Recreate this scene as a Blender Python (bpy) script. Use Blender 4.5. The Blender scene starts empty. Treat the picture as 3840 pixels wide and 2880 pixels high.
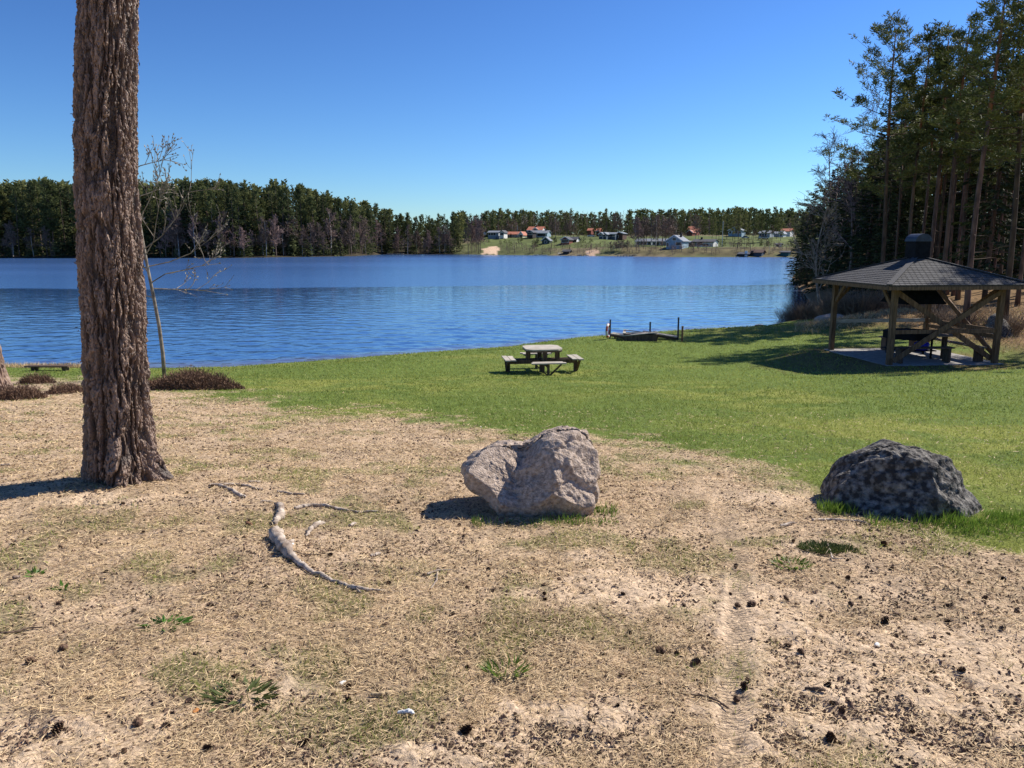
import bpy, math, random
import numpy as np
from mathutils import Vector, Matrix
R = math.radians
SC = bpy.context.scene
COL = SC.collection
# ------------------------------------------------------------------ camera, sky, sun
EYE = 4.6                      # metres above the lake (z = 0)
PITCH = R(10.32)
FOC = 769.0                    # focal length in pixels of a 1024 px wide picture
cam = bpy.data.cameras.new('camera'); camo = bpy.data.objects.new('camera', cam); COL.objects.link(camo)
cam.sensor_width = 36.0; cam.lens = 36.0*FOC/1024.0; cam.clip_start = 0.1; cam.clip_end = 5000
camo.location = (0, 0, EYE); camo.rotation_euler = (R(90)-PITCH, 0, 0)
SC.camera = camo
SUN_AZ, SUN_EL = R(30), R(43)  # azimuth: ahead of due right
sdir = Vector((math.cos(SUN_AZ)*math.cos(SUN_EL), math.sin(SUN_AZ)*math.cos(SUN_EL), math.sin(SUN_EL)))
w = bpy.data.worlds.new('World'); SC.world = w; w.use_nodes = True
nt = w.node_tree; nt.nodes.clear()
sky = nt.nodes.new('ShaderNodeTexSky'); sky.sky_type = 'NISHITA'; sky.sun_disc = False
sky.sun_elevation = SUN_EL; sky.sun_rotation = R(90)-SUN_AZ
sky.air_density = 1.0; sky.dust_density = 0.05; sky.ozone_density = 3.0; sky.altitude = 0
bg = nt.nodes.new('ShaderNodeBackground'); bg.inputs[1].default_value = 0.043
out = nt.nodes.new('ShaderNodeOutputWorld')
tint = nt.nodes.new('ShaderNodeMix'); tint.data_type = 'RGBA'; tint.blend_type = 'MULTIPLY'; tint.inputs[0].default_value = 1
tint.inputs[7].default_value = (.61, .835, 1.12, 1)      # the deep blue this camera gives a clear spring sky
gam = nt.nodes.new('ShaderNodeGamma'); gam.inputs[1].default_value = 1.4; nt.links.new(sky.outputs[0], gam.inputs[0])
nt.links.new(gam.outputs[0], tint.inputs[6]); nt.links.new(tint.outputs[2], bg.inputs[0]); nt.links.new(bg.outputs[0], out.inputs[0])
sun = bpy.data.lights.new('sun', 'SUN'); suno = bpy.data.objects.new('sun', sun); COL.objects.link(suno)
sun.energy = 5.0; sun.angle = R(0.53); sun.color = (1.0, 0.94, 0.84)
suno.rotation_euler = sdir.to_track_quat('Z', 'Y').to_euler()
vs = SC.view_settings; vs.view_transform = 'Standard'; vs.look = 'None'; vs.gamma = 1; vs.exposure = 0.42
vs.use_curve_mapping = False
SC.cycles.max_bounces = 6; SC.cycles.diffuse_bounces = 2; SC.cycles.glossy_bounces = 3
SC.cycles.transparent_max_bounces = 4
rng = np.random.default_rng(7); random.seed(7)

# ------------------------------------------------------------------ noise and terrain
def h2(ix, iy, s):
    a = np.sin(ix*127.1 + iy*311.7 + s*74.7)*43758.5453
    return a - np.floor(a)
def vn(x, y, s=0):
    xi = np.floor(x); yi = np.floor(y); fx = x-xi; fy = y-yi
    fx = fx*fx*(3-2*fx); fy = fy*fy*(3-2*fy)
    a = h2(xi, yi, s); b = h2(xi+1, yi, s); c = h2(xi, yi+1, s); d = h2(xi+1, yi+1, s)
    return (a*(1-fx)+b*fx)*(1-fy)+(c*(1-fx)+d*fx)*fy
def fbm(x, y, sc, octv=3, s=0):
    v = 0; a = 1; t = 0
    for o in range(octv):
        v = v + a*vn(x*sc*2**o, y*sc*2**o, s+o*3.1); t += a; a *= .55
    return v/t
def sst(a, b, x):
    t = np.clip((x-a)/(b-a), 0, 1); return t*t*(3-2*t)
PY = [-60, -10, 0, 2.2, 4, 5.5, 8, 12, 17, 22, 28, 34, 40, 60]
PZ = [3.6, 3.2, 3.05, 3.0, 2.92, 2.82, 2.51, 2.03, 1.44, .86, .58, .36, .22, .2]
SX = [-400, -18, -13.3, -10.5, -7.4, -4, -.1, 3.3, 9.3, 14.3, 18, 24, 39, 75, 105, 190]
SY = [24, 28.6, 28.5, 28.8, 30.4, 32.4, 34.6, 38, 41.4, 43.5, 48, 62, 108, 200, 275, 420]
FU = [-900, 0, 130, 240, 330, 355, 380, 470, 490, 560, 620, 680, 790, 860, 1500]
FD = [250, 258, 258, 262, 290, 300, 345, 348, 335, 315, 300, 280, 278, 275, 270]
def far_s(x, y):
    u = 512+781*x/np.maximum(y, 1.0)
    return y-np.interp(u, FU, FD), u
def ground(x, y, micro=True):
    x = np.asarray(x, float); y = np.asarray(y, float)
    ys = np.interp(x, SX, SY)
    prof = np.interp(y, PY, PZ) + .045*np.clip(x-8, 0, 25) + .055*np.clip(x-17, 0, 30)
    prof = prof + .55*np.exp(-((x-17.5)/3.6)**2-((y-38)/2.6)**2)+.25*np.exp(-((x+2.95)/.9)**2-((y-5.6)/.7)**2)*.25
    sh = .115*(ys-y)
    k = .18
    h = np.clip(.5+.5*(sh-prof)/k, 0, 1)
    near = sh*(1-h)+prof*h-k*h*(1-h)
    near = near + .05*np.exp(-((near-.12)/.08)**2)
    near = np.maximum(near, -1.6)
    cd = np.sqrt((x-12.9)**2+(y-24.8)**2); kf = sst(4.6, 2.9, cd); near = near*(1-kf)+.99*kf
    if micro:
        f = sst(-.02, .35, near)
        d = np.sqrt(x*x+y*y)
        n1 = fbm(x, y, .7, 2, 5)-.5
        n2 = fbm(x, y, 4.0, 3, 9)-.5
        n3 = vn(x*15, y*15, 3)-.5
        near = near + f*(.05*n1+.028*n2*np.clip(22/(d+2), .2, 1)+.011*n3*sst(14, 7, d))
    s, u = far_s(x, y)
    zl = np.interp(s, [-60, 0, 8, 60, 200, 400, 900], [-4, 0, .9, 4, 9, 14, 20])
    za = np.interp(s, [-60, 0, 10, 40, 90, 150, 400, 900], [-4, 0, 1.5, 4.9, 8.3, 9.6, 14, 20])
    zb = np.interp(s, [-60, 0, 10, 22, 60, 140, 400, 900], [-4, 0, 2.4, 3.2, 4.0, 8.6, 14, 20])
    wa = sst(440, 480, u); wb = sst(560, 640, u)
    far = (zl*(1-wa)+za*wa)*(1-wb)+zb*wb
    if micro:
        far = far + sst(0, 12, s)*1.1*(fbm(x, y, .06, 3, 21)-.5)
    return np.where(y > 200, np.maximum(far, near), near)
def ray(u, v):
    a = (u-512)/FOC; b = -(v-384)/FOC
    c, s = math.cos(PITCH), math.sin(PITCH)
    return np.array([a, c+b*s, -s+b*c])
def at_y(u, v, y):
    r = ray(u, v); r = r*(y/r[1]); return np.array([r[0], y, EYE+r[2]])
def project(x, y, z):
    c, s = math.cos(PITCH), math.sin(PITCH); dz = z-EYE
    dep = y*c-dz*s; up = y*s+dz*c
    return 512+FOC*x/dep, 384-FOC*up/dep
def on_ground(u, v, far=False):
    r = ray(u, v); r = r/r[1]
    ys = np.arange(200, 620, .5) if far else np.arange(1.5, 60, .01)
    g = ground(r[0]*ys, ys, False)
    i = np.argmax((EYE+r[2]*ys) <= g)
    if (EYE+r[2]*ys[i]) > g[i]: i = len(ys)-1
    return np.array([r[0]*ys[i], ys[i], g[i]])
def gz(x, y): return float(ground(np.array([x]), np.array([y]))[0])

# ------------------------------------------------------------------ materials
def mat(name, c1, c2=None, scale=5., rough=.85, bump=0., bscale=30., stretch=(1, 1, 1), tone=None, transl=0.,
        spec=.3, metal=0., vcol=None, ramp=(.35, .65), detail=4., bdist=.02, jitter=0.):
    m = bpy.data.materials.new(name); m.use_nodes = True
    n = m.node_tree.nodes; l = m.node_tree.links
    p = n['Principled BSDF']; p.inputs['Roughness'].default_value = rough
    p.inputs['Specular IOR Level'].default_value = spec; p.inputs['Metallic'].default_value = metal
    tc = n.new('ShaderNodeTexCoord'); mp = n.new('ShaderNodeMapping'); mp.inputs['Scale'].default_value = stretch
    l.new(tc.outputs['Object'], mp.inputs[0])
    col = None
    if c2 is None: c2 = tuple(min(1, c*1.35) for c in c1); c1 = tuple(c*.75 for c in c1)
    nz = n.new('ShaderNodeTexNoise'); nz.inputs['Scale'].default_value = scale; nz.inputs['Detail'].default_value = detail
    l.new(mp.outputs[0], nz.inputs[0])
    mr = n.new('ShaderNodeMapRange'); mr.inputs[1].default_value = ramp[0]; mr.inputs[2].default_value = ramp[1]
    fac = nz.outputs[0]
    if tone:
        at = n.new('ShaderNodeAttribute'); at.attribute_name = tone
        ad = n.new('ShaderNodeMath'); ad.operation = 'MULTIPLY_ADD'; ad.inputs[1].default_value = .75
        sc_ = n.new('ShaderNodeMath'); sc_.operation = 'MULTIPLY'; sc_.inputs[1].default_value = .5
        l.new(nz.outputs[0], sc_.inputs[0]); l.new(at.outputs['Fac'], ad.inputs[0]); l.new(sc_.outputs[0], ad.inputs[2])
        fac = ad.outputs[0]; mr.inputs[1].default_value = .1; mr.inputs[2].default_value = 1.1
    l.new(fac, mr.inputs[0])
    mx = n.new('ShaderNodeMix'); mx.data_type = 'RGBA'
    mx.inputs[6].default_value = (*c1, 1); mx.inputs[7].default_value = (*c2, 1)
    l.new(mr.outputs[0], mx.inputs[0]); col = mx.outputs[2]
    if vcol:
        at = n.new('ShaderNodeAttribute'); at.attribute_name = vcol
        mm = n.new('ShaderNodeMix'); mm.data_type = 'RGBA'; mm.blend_type = 'MULTIPLY'; mm.inputs[0].default_value = 1
        l.new(col, mm.inputs[6]); l.new(at.outputs['Color'], mm.inputs[7]); col = mm.outputs[2]
    if jitter:
        oi = n.new('ShaderNodeObjectInfo'); hv = n.new('ShaderNodeHueSaturation')
        a1 = n.new('ShaderNodeMapRange'); a1.inputs[3].default_value = 1-jitter; a1.inputs[4].default_value = 1+jitter
        l.new(oi.outputs['Random'], a1.inputs[0]); l.new(a1.outputs[0], hv.inputs['Value'])
        a2 = n.new('ShaderNodeMapRange'); a2.inputs[3].default_value = .5+.03*jitter*2; a2.inputs[4].default_value = .5-.03*jitter*2
        l.new(oi.outputs['Random'], a2.inputs[0]); l.new(a2.outputs[0], hv.inputs['Hue'])
        l.new(col, hv.inputs['Color']); col = hv.outputs[0]
    l.new(col, p.inputs['Base Color'])
    if bump:
        b = n.new('ShaderNodeTexNoise'); b.inputs['Scale'].default_value = bscale; b.inputs['Detail'].default_value = 5
        l.new(mp.outputs[0], b.inputs[0])
        bn = n.new('ShaderNodeBump'); bn.inputs['Strength'].default_value = bump; bn.inputs['Distance'].default_value = bdist
        l.new(b.outputs[0], bn.inputs['Height']); l.new(bn.outputs[0], p.inputs['Normal'])
    if transl:
        tr = n.new('ShaderNodeBsdfTranslucent'); l.new(col, tr.inputs[0])
        ms = n.new('ShaderNodeMixShader'); ms.inputs[0].default_value = transl
        l.new(p.outputs[0], ms.inputs[1]); l.new(tr.outputs[0], ms.inputs[2])
        l.new(ms.outputs[0], n['Material Output'].inputs[0])
    return m
M = {}
M['grass'] = mat('grass_blades', (.112, .178, .024), (.44, .46, .12), .35, .55, tone='tone', transl=.38, spec=.25)
M['tuft'] = mat('tall_green_grass', (.055, .115, .014), (.22, .33, .05), 1.5, .5, tone='tone', transl=.35)
M['straw'] = mat('dry_straw', (.20, .125, .06), (.95, .72, .42), 1.2, .7, tone='tone', transl=.12)
M['chip'] = mat('dark_litter', (.055, .034, .022), (.24, .15, .10), 5, .8, tone='tone')
M['cone'] = mat('pine_cone', (.06, .034, .020), (.22, .13, .08), 60, .75)
M['bark'] = mat('pine_bark', (.020, .011, .007), (.43, .29, .21), 14, .5, bump=.8, bscale=90, stretch=(1, 1, .5), tone='tone', bdist=.012, spec=.5)
M['bark_tree'] = mat('pine_trunk_bark', (.055, .034, .024), (.19, .115, .072), 4, .85, bump=.5, bscale=12, stretch=(1, 1, .3), bdist=.03, jitter=.3)
M['bark_orange'] = mat('upper_pine_bark', (.20, .085, .035), (.34, .15, .07), 3, .85)
M['branch'] = mat('conifer_branch', (.07, .045, .032), (.15, .10, .07), 4, .9)
M['pine'] = mat('pine_needles', (.036, .052, .013), (.21, .225, .062), .9, .65, tone='tone', transl=.18, spec=.2, jitter=.2)
M['spruce'] = mat('spruce_needles', (.014, .026, .010), (.085, .105, .035), .9, .7, tone='tone', transl=.12, spec=.2, jitter=.2)
M['farpine'] = mat('far_pine_needles', (.042, .060, .020), (.20, .215, .085), .25, .8, tone='tone', transl=.3, spec=.1, jitter=.3)
M['farspruce'] = mat('far_spruce_needles', (.026, .042, .018), (.125, .145, .06), .25, .8, tone='tone', transl=.25, spec=.1, jitter=.3)
M['fartrunk'] = mat('far_trunk', (.10, .07, .055), (.22, .16, .12), 2, .9)
M['birch'] = mat('bare_twigs', (.12, .08, .065), (.26, .185, .15), 3, .85, jitter=.3)
M['bare_pale'] = mat('pale_bare_branches', (.20, .165, .13), (.42, .37, .30), 6, .8)
M['twig'] = mat('sapling_twigs', (.12, .095, .075), (.34, .29, .235), 5, .8)
M['birchtrunk'] = mat('birch_trunk', (.30, .27, .24), (.55, .52, .48), 6, .8)
M['heather'] = mat('heather', (.085, .048, .032), (.30, .185, .12), 3, .9, tone='tone')
M['shrub'] = mat('shrub_twigs', (.10, .07, .05), (.30, .22, .15), 3, .9, tone='tone')
M['rock'] = mat('granite', (.25, .185, .14), (.64, .51, .41), 38, .85, bump=1., bscale=90, detail=8, ramp=(.3, .7), bdist=.015)
M['rock2'] = mat('lichened_granite', (.045, .040, .036), (.34, .31, .27), 24, .85, bump=1., bscale=80, detail=9, ramp=(.42, .72), bdist=.015)
M['root'] = mat('weathered_root', (.20, .145, .11), (.62, .52, .42), 14, .75, bump=.6, bscale=50, stretch=(1, 1, 1), bdist=.01)
M['wood'] = mat('weathered_wood', (.17, .115, .075), (.34, .26, .185), 3, .8, bump=.3, bscale=20, stretch=(1, 8, 8), bdist=.005, jitter=.12)
M['greywood'] = mat('grey_sunbleached_wood', (.34, .295, .235), (.60, .54, .45), 4, .8, bump=.3, bscale=20, stretch=(1, 8, 8), bdist=.005, jitter=.15)
M['darkwood'] = mat('dark_stained_wood', (.065, .042, .028), (.15, .10, .065), 3, .8, bump=.3, bscale=16, stretch=(6, 6, 1), bdist=.005, jitter=.12)
M['shelterwood'] = mat('shelter_timber', (.13, .068, .034), (.27, .15, .08), 3, .75, bump=.3, bscale=16, stretch=(6, 6, 1), bdist=.005, jitter=.1)
M['shingle'] = mat('bitumen_shingle', (.046, .044, .046), (.10, .098, .10), 6, .85, bump=.3, bscale=120, tone='tone')
M['blackmetal'] = mat('black_metal', (.006, .006, .007), (.014, .014, .016), 8, .75, metal=0, spec=.15)
M['capmetal'] = mat('grey_sheet_metal', (.03, .035, .05), (.05, .06, .08), 8, .45, metal=0, spec=.35)
M['concrete'] = mat('concrete', (.24, .225, .21), (.38, .355, .33), 6, .9, bump=.3, bscale=60, bdist=.005)
M['blue'] = mat('blue_plastic', (.02, .03, .45), (.04, .05, .7), 8, .4)
M['white'] = mat('white_paint', (.66, .66, .65), (.82, .82, .80), 6, .6)
M['ringred'] = mat('faded_red', (.35, .07, .045), (.55, .13, .08), 8, .6)
M['pole_rust'] = mat('rusty_post', (.16, .075, .04), (.3, .15, .08), 12, .8)
M['pole_dark'] = mat('dark_post', (.03, .035, .045), (.07, .08, .10), 12, .5)
def flat(name, c, rough=.7, jit=0, **k): M[name] = mat(name, tuple(x*.88 for x in c), tuple(min(1, x*1.1) for x in c), 1.2, rough, jitter=jit, **k)
flat('tile_red', (.42, .15, .085)); flat('tile_dark', (.07, .07, .078)); flat('tile_grey', (.20, .22, .25)); flat('wall_brown', (.10, .055, .04))
flat('wall_white', (.68, .67, .64)); flat('wall_grey', (.34, .38, .42)); flat('wall_blue', (.27, .37, .44)); flat('wall_navy', (.05, .075, .11))
flat('wall_green', (.05, .075, .06)); flat('wall_dark', (.04, .035, .035)); flat('wall_red', (.20, .06, .04)); flat('teal', (.03, .10, .10))
flat('glass', (.03, .04, .05), .12); flat('pitsand', (.72, .50, .34)); flat('redleaf', (.5, .2, .05)); flat('mosscol', (.10, .125, .035), transl=.2)
flat('green_leaf', (.10, .22, .03), .5, transl=.3)

# ------------------------------------------------------------------ mesh helpers
def link(o, parent=None):
    COL.objects.link(o)
    if parent is not None: o.parent = parent
    return o
def tag(o, label=None, cat=None, group=None, kind=None):
    if label: o['label'] = label
    if cat: o['category'] = cat
    if group: o['group'] = group
    if kind: o['kind'] = kind
    return o
def newmesh(name, V, F, mats, smooth=False, mi=None, **attrs):
    V = np.asarray(V, np.float32)
    me = bpy.data.meshes.new(name)
    Fs = [np.asarray(f, np.int32) for f in (F if isinstance(F, list) else [F]) if len(f)]
    me.vertices.add(len(V)); me.vertices.foreach_set('co', V.ravel())
    tot = sum(f.size for f in Fs); npol = sum(len(f) for f in Fs)
    me.loops.add(tot); me.polygons.add(npol)
    me.loops.foreach_set('vertex_index', np.concatenate([f.ravel() for f in Fs]))
    sizes = np.concatenate([np.full(len(f), f.shape[1], np.int32) for f in Fs])
    st = np.zeros(npol, np.int32); st[1:] = np.cumsum(sizes)[:-1]
    me.polygons.foreach_set('loop_start', st); me.polygons.foreach_set('loop_total', sizes)
    me.polygons.foreach_set('use_smooth', np.full(npol, bool(smooth)))
    for m in (mats if isinstance(mats, (list, tuple)) else [mats]): me.materials.append(m)
    if mi is not None: me.polygons.foreach_set('material_index', np.asarray(mi, np.int32))
    for k, a in attrs.items():
        a = np.asarray(a, np.float32)
        if a.ndim == 1:
            at = me.attributes.new(k, 'FLOAT', 'POINT'); at.data.foreach_set('value', a)
        else:
            at = me.attributes.new(k, 'FLOAT_COLOR', 'POINT')
            c = np.ones((len(a), 4), np.float32); c[:, :3] = a; at.data.foreach_set('color', c.ravel())
    me.update(calc_edges=True); me.validate(); return me
def obj(name, me, parent=None, loc=None, rz=0):
    o = bpy.data.objects.new(name, me); link(o, parent)
    if loc is not None: o.location = tuple(float(c) for c in loc)
    if rz: o.rotation_euler = (0, 0, rz)
    return o
def empty(name, loc=(0, 0, 0), rz=0):
    o = bpy.data.objects.new(name, None); o.empty_display_size = .2; COL.objects.link(o)
    o.location = tuple(float(c) for c in loc); o.rotation_euler = (0, 0, rz); return o
def copy_tree(o, parent=None):
    c = o.copy(); COL.objects.link(c)
    if parent is not None: c.parent = parent
    for ch in list(o.children): copy_tree(ch, c)
    return c
class B:
    def __init__(s): s.V = []; s.Q = []; s.T = []; s.n = 0; s.tone = []; s.mq = []; s.mt = []; s.m = 0
    def add(s, V, Q=None, T=None, tone=None):
        V = np.asarray(V, float)
        if Q is not None and len(Q): s.Q.append(np.asarray(Q)+s.n); s.mq.append(np.full(len(Q), s.m))
        if T is not None and len(T): s.T.append(np.asarray(T)+s.n); s.mt.append(np.full(len(T), s.m))
        s.V.append(V); s.n += len(V)
        s.tone.append(np.full(len(V), .5) if tone is None else np.broadcast_to(tone, len(V)))
        return s
    def box(s, c, d, rot=None, taper=1., jit=0.):
        x, y, z = np.array(d)/2
        V = np.array([[-x, -y, -z], [x, -y, -z], [x, y, -z], [-x, y, -z], [-x, -y, z], [x, -y, z], [x, y, z], [-x, y, z]], float)
        V[4:, :2] *= taper
        if jit: V += rng.uniform(-jit, jit, V.shape)
        if rot is not None: V = V @ np.array(rot).T
        return s.add(V+np.array(c), [[0, 3, 2, 1], [4, 5, 6, 7], [0, 1, 5, 4], [1, 2, 6, 5], [2, 3, 7, 6], [3, 0, 4, 7]])
    def bar(s, a, b, wd, ht, up=(0, 0, 1)):
        a = np.array(a, float); b = np.array(b, float); d = b-a; L = np.linalg.norm(d); d /= L
        up = np.array(up, float); sx = np.cross(d, up)
        if np.linalg.norm(sx) < 1e-4: sx = np.cross(d, np.array([1., 0, 0]))
        sx /= np.linalg.norm(sx); uz = np.cross(sx, d)
        return s.box((a+b)/2, (L, wd, ht), np.array([d, sx, uz]).T)
    def tube(s, P, r, n=6, tone=None, cap=True):
        P = np.asarray(P, float); k = len(P); r = np.broadcast_to(np.asarray(r, float), k)
        T = np.gradient(P, axis=0); T /= np.linalg.norm(T, axis=1)[:, None]+1e-9
        ref = np.array([0, 0, 1.]) if abs(T[0][2]) < .9 else np.array([1., 0, 0])
        A = np.cross(T, ref); A /= np.linalg.norm(A, axis=1)[:, None]+1e-9; Bn = np.cross(T, A)
        th = np.arange(n)*2*math.pi/n
        V = (P[:, None, :]+r[:, None, None]*(np.cos(th)[None, :, None]*A[:, None, :]+np.sin(th)[None, :, None]*Bn[:, None, :])).reshape(-1, 3)
        i = np.arange(k-1)[:, None]*n; j = np.arange(n)[None, :]; j2 = (j+1) % n
        Q = np.stack([i+j, i+j2, i+n+j2, i+n+j], -1).reshape(-1, 4)
        T3 = None
        if cap:
            T3 = [[0, q+1, q] for q in range(1, n-1)]+[[(k-1)*n, (k-1)*n+q, (k-1)*n+q+1] for q in range(1, n-1)]
        return s.add(V, Q, T3, tone)
    def leaves(s, C, D, L, W, tone, side=None):
        """rhombi: centre base C, direction D, length L, width W"""
        C = np.asarray(C, float); n = len(C); D = D/(np.linalg.norm(D, axis=1)[:, None]+1e-9)
        if side is None: side = rng.normal(size=(n, 3))
        S = np.cross(D, side); S /= np.linalg.norm(S, axis=1)[:, None]+1e-9
        L = np.broadcast_to(L, n)[:, None]; W = np.broadcast_to(W, n)[:, None]
        V = np.stack([C, C+D*L*.45+S*W/2, C+D*L, C+D*L*.45-S*W/2], 1).reshape(-1, 3)
        Q = np.arange(4*n).reshape(-1, 4)
        return s.add(V, Q, tone=np.repeat(np.broadcast_to(tone, n), 4))
    def mesh(s, name, m, smooth=False):
        V = np.concatenate(s.V); F = []; mi = []
        if s.Q: F.append(np.concatenate(s.Q)); mi.append(np.concatenate(s.mq))
        if s.T: F.append(np.concatenate(s.T)); mi.append(np.concatenate(s.mt))
        return newmesh(name, V, F, m, smooth, np.concatenate(mi), tone=np.concatenate(s.tone))
    def build(s, name, m, parent=None, smooth=False, loc=None): return obj(name, s.mesh(name, m, smooth), parent, loc)

# ------------------------------------------------------------------ lawn / sand masks on the ground
LB = [on_ground(u, v)[:2] for u, v in [(213, 391), (278, 412), (340, 418), (417, 420), (480, 430), (597, 446), (690, 452), (760, 466), (815, 484)]]
LBX = [-40, -14, -9.0]+[p[0] for p in LB]+[2.35, 2.5, 2.9, 3.5, 8]
LBY = [25, 22.5, 19.5]+[p[1] for p in LB]+[5.35, 4.95, 4.4, 3.9, 2.2]
def lawn_mask(x, y):
    yb = np.interp(x, LBX, LBY)
    n = fbm(x, y, .9, 4, 31)-.5; n2 = fbm(x, y, 4.5, 3, 37)-.5
    w_ = np.clip(yb*.14, .6, 1.8)
    return sst(-1, 1, (y-yb)/w_+n*3.6+n2*2.8)
SANDS = [(650, 590, 150, 28, 1), (770, 615, 100, 50, 1), (875, 650, 180, 40, 1), (965, 700, 150, 70, 1), (600, 735, 170, 45, .9), (820, 700, 120, 50, .85),
         (50, 745, 130, 38, .9), (95, 502, 45, 10, .9), (770, 497, 55, 10, .9), (590, 553, 60, 10, .6), (300, 690, 60, 16, .5),
         (760, 730, 90, 50, .8), (440, 765, 120, 22, .9), (880, 590, 60, 14, .6), (330, 545, 60, 12, .35), (150, 600, 60, 16, .35), (800, 545, 60, 12, .7)]
def sand_mask(x, y):
    z = np.interp(y, PY, PZ); u, v = project(x, np.maximum(y, .6), z)
    m = np.zeros_like(x)
    for a, b, ru, rv, k in SANDS:
        m = np.maximum(m, k*np.exp(-(((u-a)/ru)**2+((v-b)/rv)**2)*1.1))
    n = fbm(x, y, 2.2, 3, 51)-.5; n2 = fbm(x, y, 9, 2, 57)-.5
    return sst(.12, .80, m+n*.8+n2*.6)*sst(1.0, .4, lawn_mask(x, y))*(y < 9)

# ------------------------------------------------------------------ ground sheet
def build_ground():
    th = np.concatenate([np.linspace(-180, -46, 36), np.linspace(-45, 45, 541), np.linspace(46, 179, 35)])
    rr = [.25]
    while rr[-1] < 2600:
        r = rr[-1]
        k = 1.25 if r < 1.6 else 1.0065 if r < 12 else 1.013 if r < 60 else 1.05 if r < 225 else 1.011 if r < 460 else 1.06
        rr.append(r*k)
    rr = np.array(rr); T = R(1)*th
    X = (rr[:, None]*np.sin(T)[None, :]); Y = rr[:, None]*np.cos(T)[None, :]
    nr, nc = X.shape; x = X.ravel(); y = Y.ravel()
    z = ground(x, y)
    lm = lawn_mask(x, y); sm = sand_mask(x, y)
    # trodden hollows in the loose sand
    wq = .12*(fbm(x, y, 5, 2, 131)-.5); ft = fbm(x+wq, y-wq, 6.5, 3, 133)
    z = z+sm*(.022*(ft-.5)-.012*sst(.42, .30, ft)+.012*(vn(x*26, y*26, 7)-.5)+.008*(vn(x*44, y*44, 8)-.5))
    tx = np.interp(y, [2.0, 3.9, 4.9], [.64, 1.23, 1.40]); td = np.abs(x-tx)
    trk = np.exp(-(td/.05)**4)*(y > 1.5)*(y < 4.9)*(x > 0)
    z = z-.006*trk+.004*np.exp(-((td-.075)/.02)**2)*(y > 1.5)*(y < 4.9)
    # base colours
    n1 = fbm(x, y, 1.6, 4, 61)[:, None]; n2 = fbm(x, y, 12, 3, 67)[:, None]; n3 = fbm(x, y, .22, 3, 71)[:, None]
    gp = sst(.55, .72, fbm(x, y, 2.6, 3, 91))[:, None]
    lit = (np.array([.50, .365, .24])*(1-.6*gp)+np.array([.13, .135, .045])*.6*gp)*(.55+.9*n2) + np.array([.06, .035, .02])*(n1-.5)
    sand = np.array([.64, .475, .32])*(.86+.28*n2)
    law = np.array([.13, .178, .037])*(.6+.8*n2)*(1-.0*n1) + np.array([.10, .065, .02])*sst(.48, .72, n3)*sst(.35, .65, fbm(x, y, 1.3, 3, 73)[:, None])
    c = lit*(1-sm[:, None])+sand*sm[:, None]
    c = c*(1-lm[:, None])+law*lm[:, None]
    # dirt by the shelter, dry bank and forest floor to the right
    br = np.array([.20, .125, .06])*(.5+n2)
    fm = sst(0, 1.6, (x-.42*y-np.where(y > 30, -.8, 2.2)*1.0)/1.5+(n1[:, 0]-.5)*2)*(y > 17)*(x > 11)*sst(15.5, 18.5, x+.0*y)
    fm = np.maximum(fm, sst(0, 2, x-.31*y)*(y > 45))
    bank = np.exp(-((x-17.0)/4.5)**2-((y-37.5)/3.2)**2)
    fm = np.clip(np.maximum(fm, 1.2*bank*(n2[:, 0]+.2)), 0, 1)*(y < 200)
    c = c*(1-fm[:, None])+br*fm[:, None]
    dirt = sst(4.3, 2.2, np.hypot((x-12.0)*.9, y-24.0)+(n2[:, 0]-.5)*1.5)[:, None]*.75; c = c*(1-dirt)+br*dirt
    wet = sst(.10, .02, z)*(y > 20)*(y < 220)
    c = c*(1-wet[:, None])+np.array([.30, .21, .13])*wet[:, None]
    s, u = far_s(x, y); far = (y > 200)
    olive = np.array([.11, .12, .048]); dry = np.array([.19, .155, .09]); duff = np.array([.055, .045, .028])
    f1 = fbm(x, y, .045, 3, 81)[:, None]; f2 = fbm(x, y, .25, 3, 83)[:, None]
    fc = olive*(1-sst(.4, .6, f1))+dry*sst(.4, .6, f1); fc = fc*(.5+f2)
    fc = np.where(u[:, None] < 455, duff*(.5+f2), fc)
    meadow = (u > 480) & (s > 22) & (s < 150)
    fc = np.where(meadow[:, None], np.array([.125, .15, .05])*(.5+f2)*(1-.2*sst(.5, .7, f1)), fc)
    bankf = (u > 620) & (s > 3) & (s < 24)
    fc = np.where(bankf[:, None], np.array([.13, .11, .055])*(.2+1.7*f2), fc)
    dpit = np.hypot((u-(489+.12*s))/(7.5-.10*s+3.5*np.exp(-((s-19)/7)**2)), np.maximum(s-14, 0)/15)
    pit = (dpit+1.0*(f2[:, 0]-.5) < 1) & (s > 1.5)
    fc = np.where(pit[:, None], np.array([.74, .53, .36]), fc)
    pit2 = (np.hypot((u-594)/6, (s-8)/7)+(f2[:, 0]-.5)*2 < 1)
    fc = np.where(pit2[:, None], np.array([.52, .36, .25]), fc)
    edge = sst(2.2, .2, s)[:, None]; fc = fc*(1-.0*edge)
    c = np.where(far[:, None], fc, c)
    i = np.arange(nr-1)[:, None]*nc; j = np.arange(nc)[None, :]; j2 = (j+1) % nc
    Q = np.stack([i+j, i+nc+j, i+nc+j2, i+j2], -1).reshape(-1, 4)[:, ::-1]
    V = np.stack([x, y, z], 1)
    m = bpy.data.materials.new('ground_cover'); m.use_nodes = True
    n = m.node_tree.nodes; l = m.node_tree.links; p = n['Principled BSDF']; p.inputs['Roughness'].default_value = .95
    p.inputs['Specular IOR Level'].default_value = .1
    at = n.new('ShaderNodeAttribute'); at.attribute_name = 'gcol'
    sa = n.new('ShaderNodeAttribute'); sa.attribute_name = 'tread'
    tc = n.new('ShaderNodeTexCoord')
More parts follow.
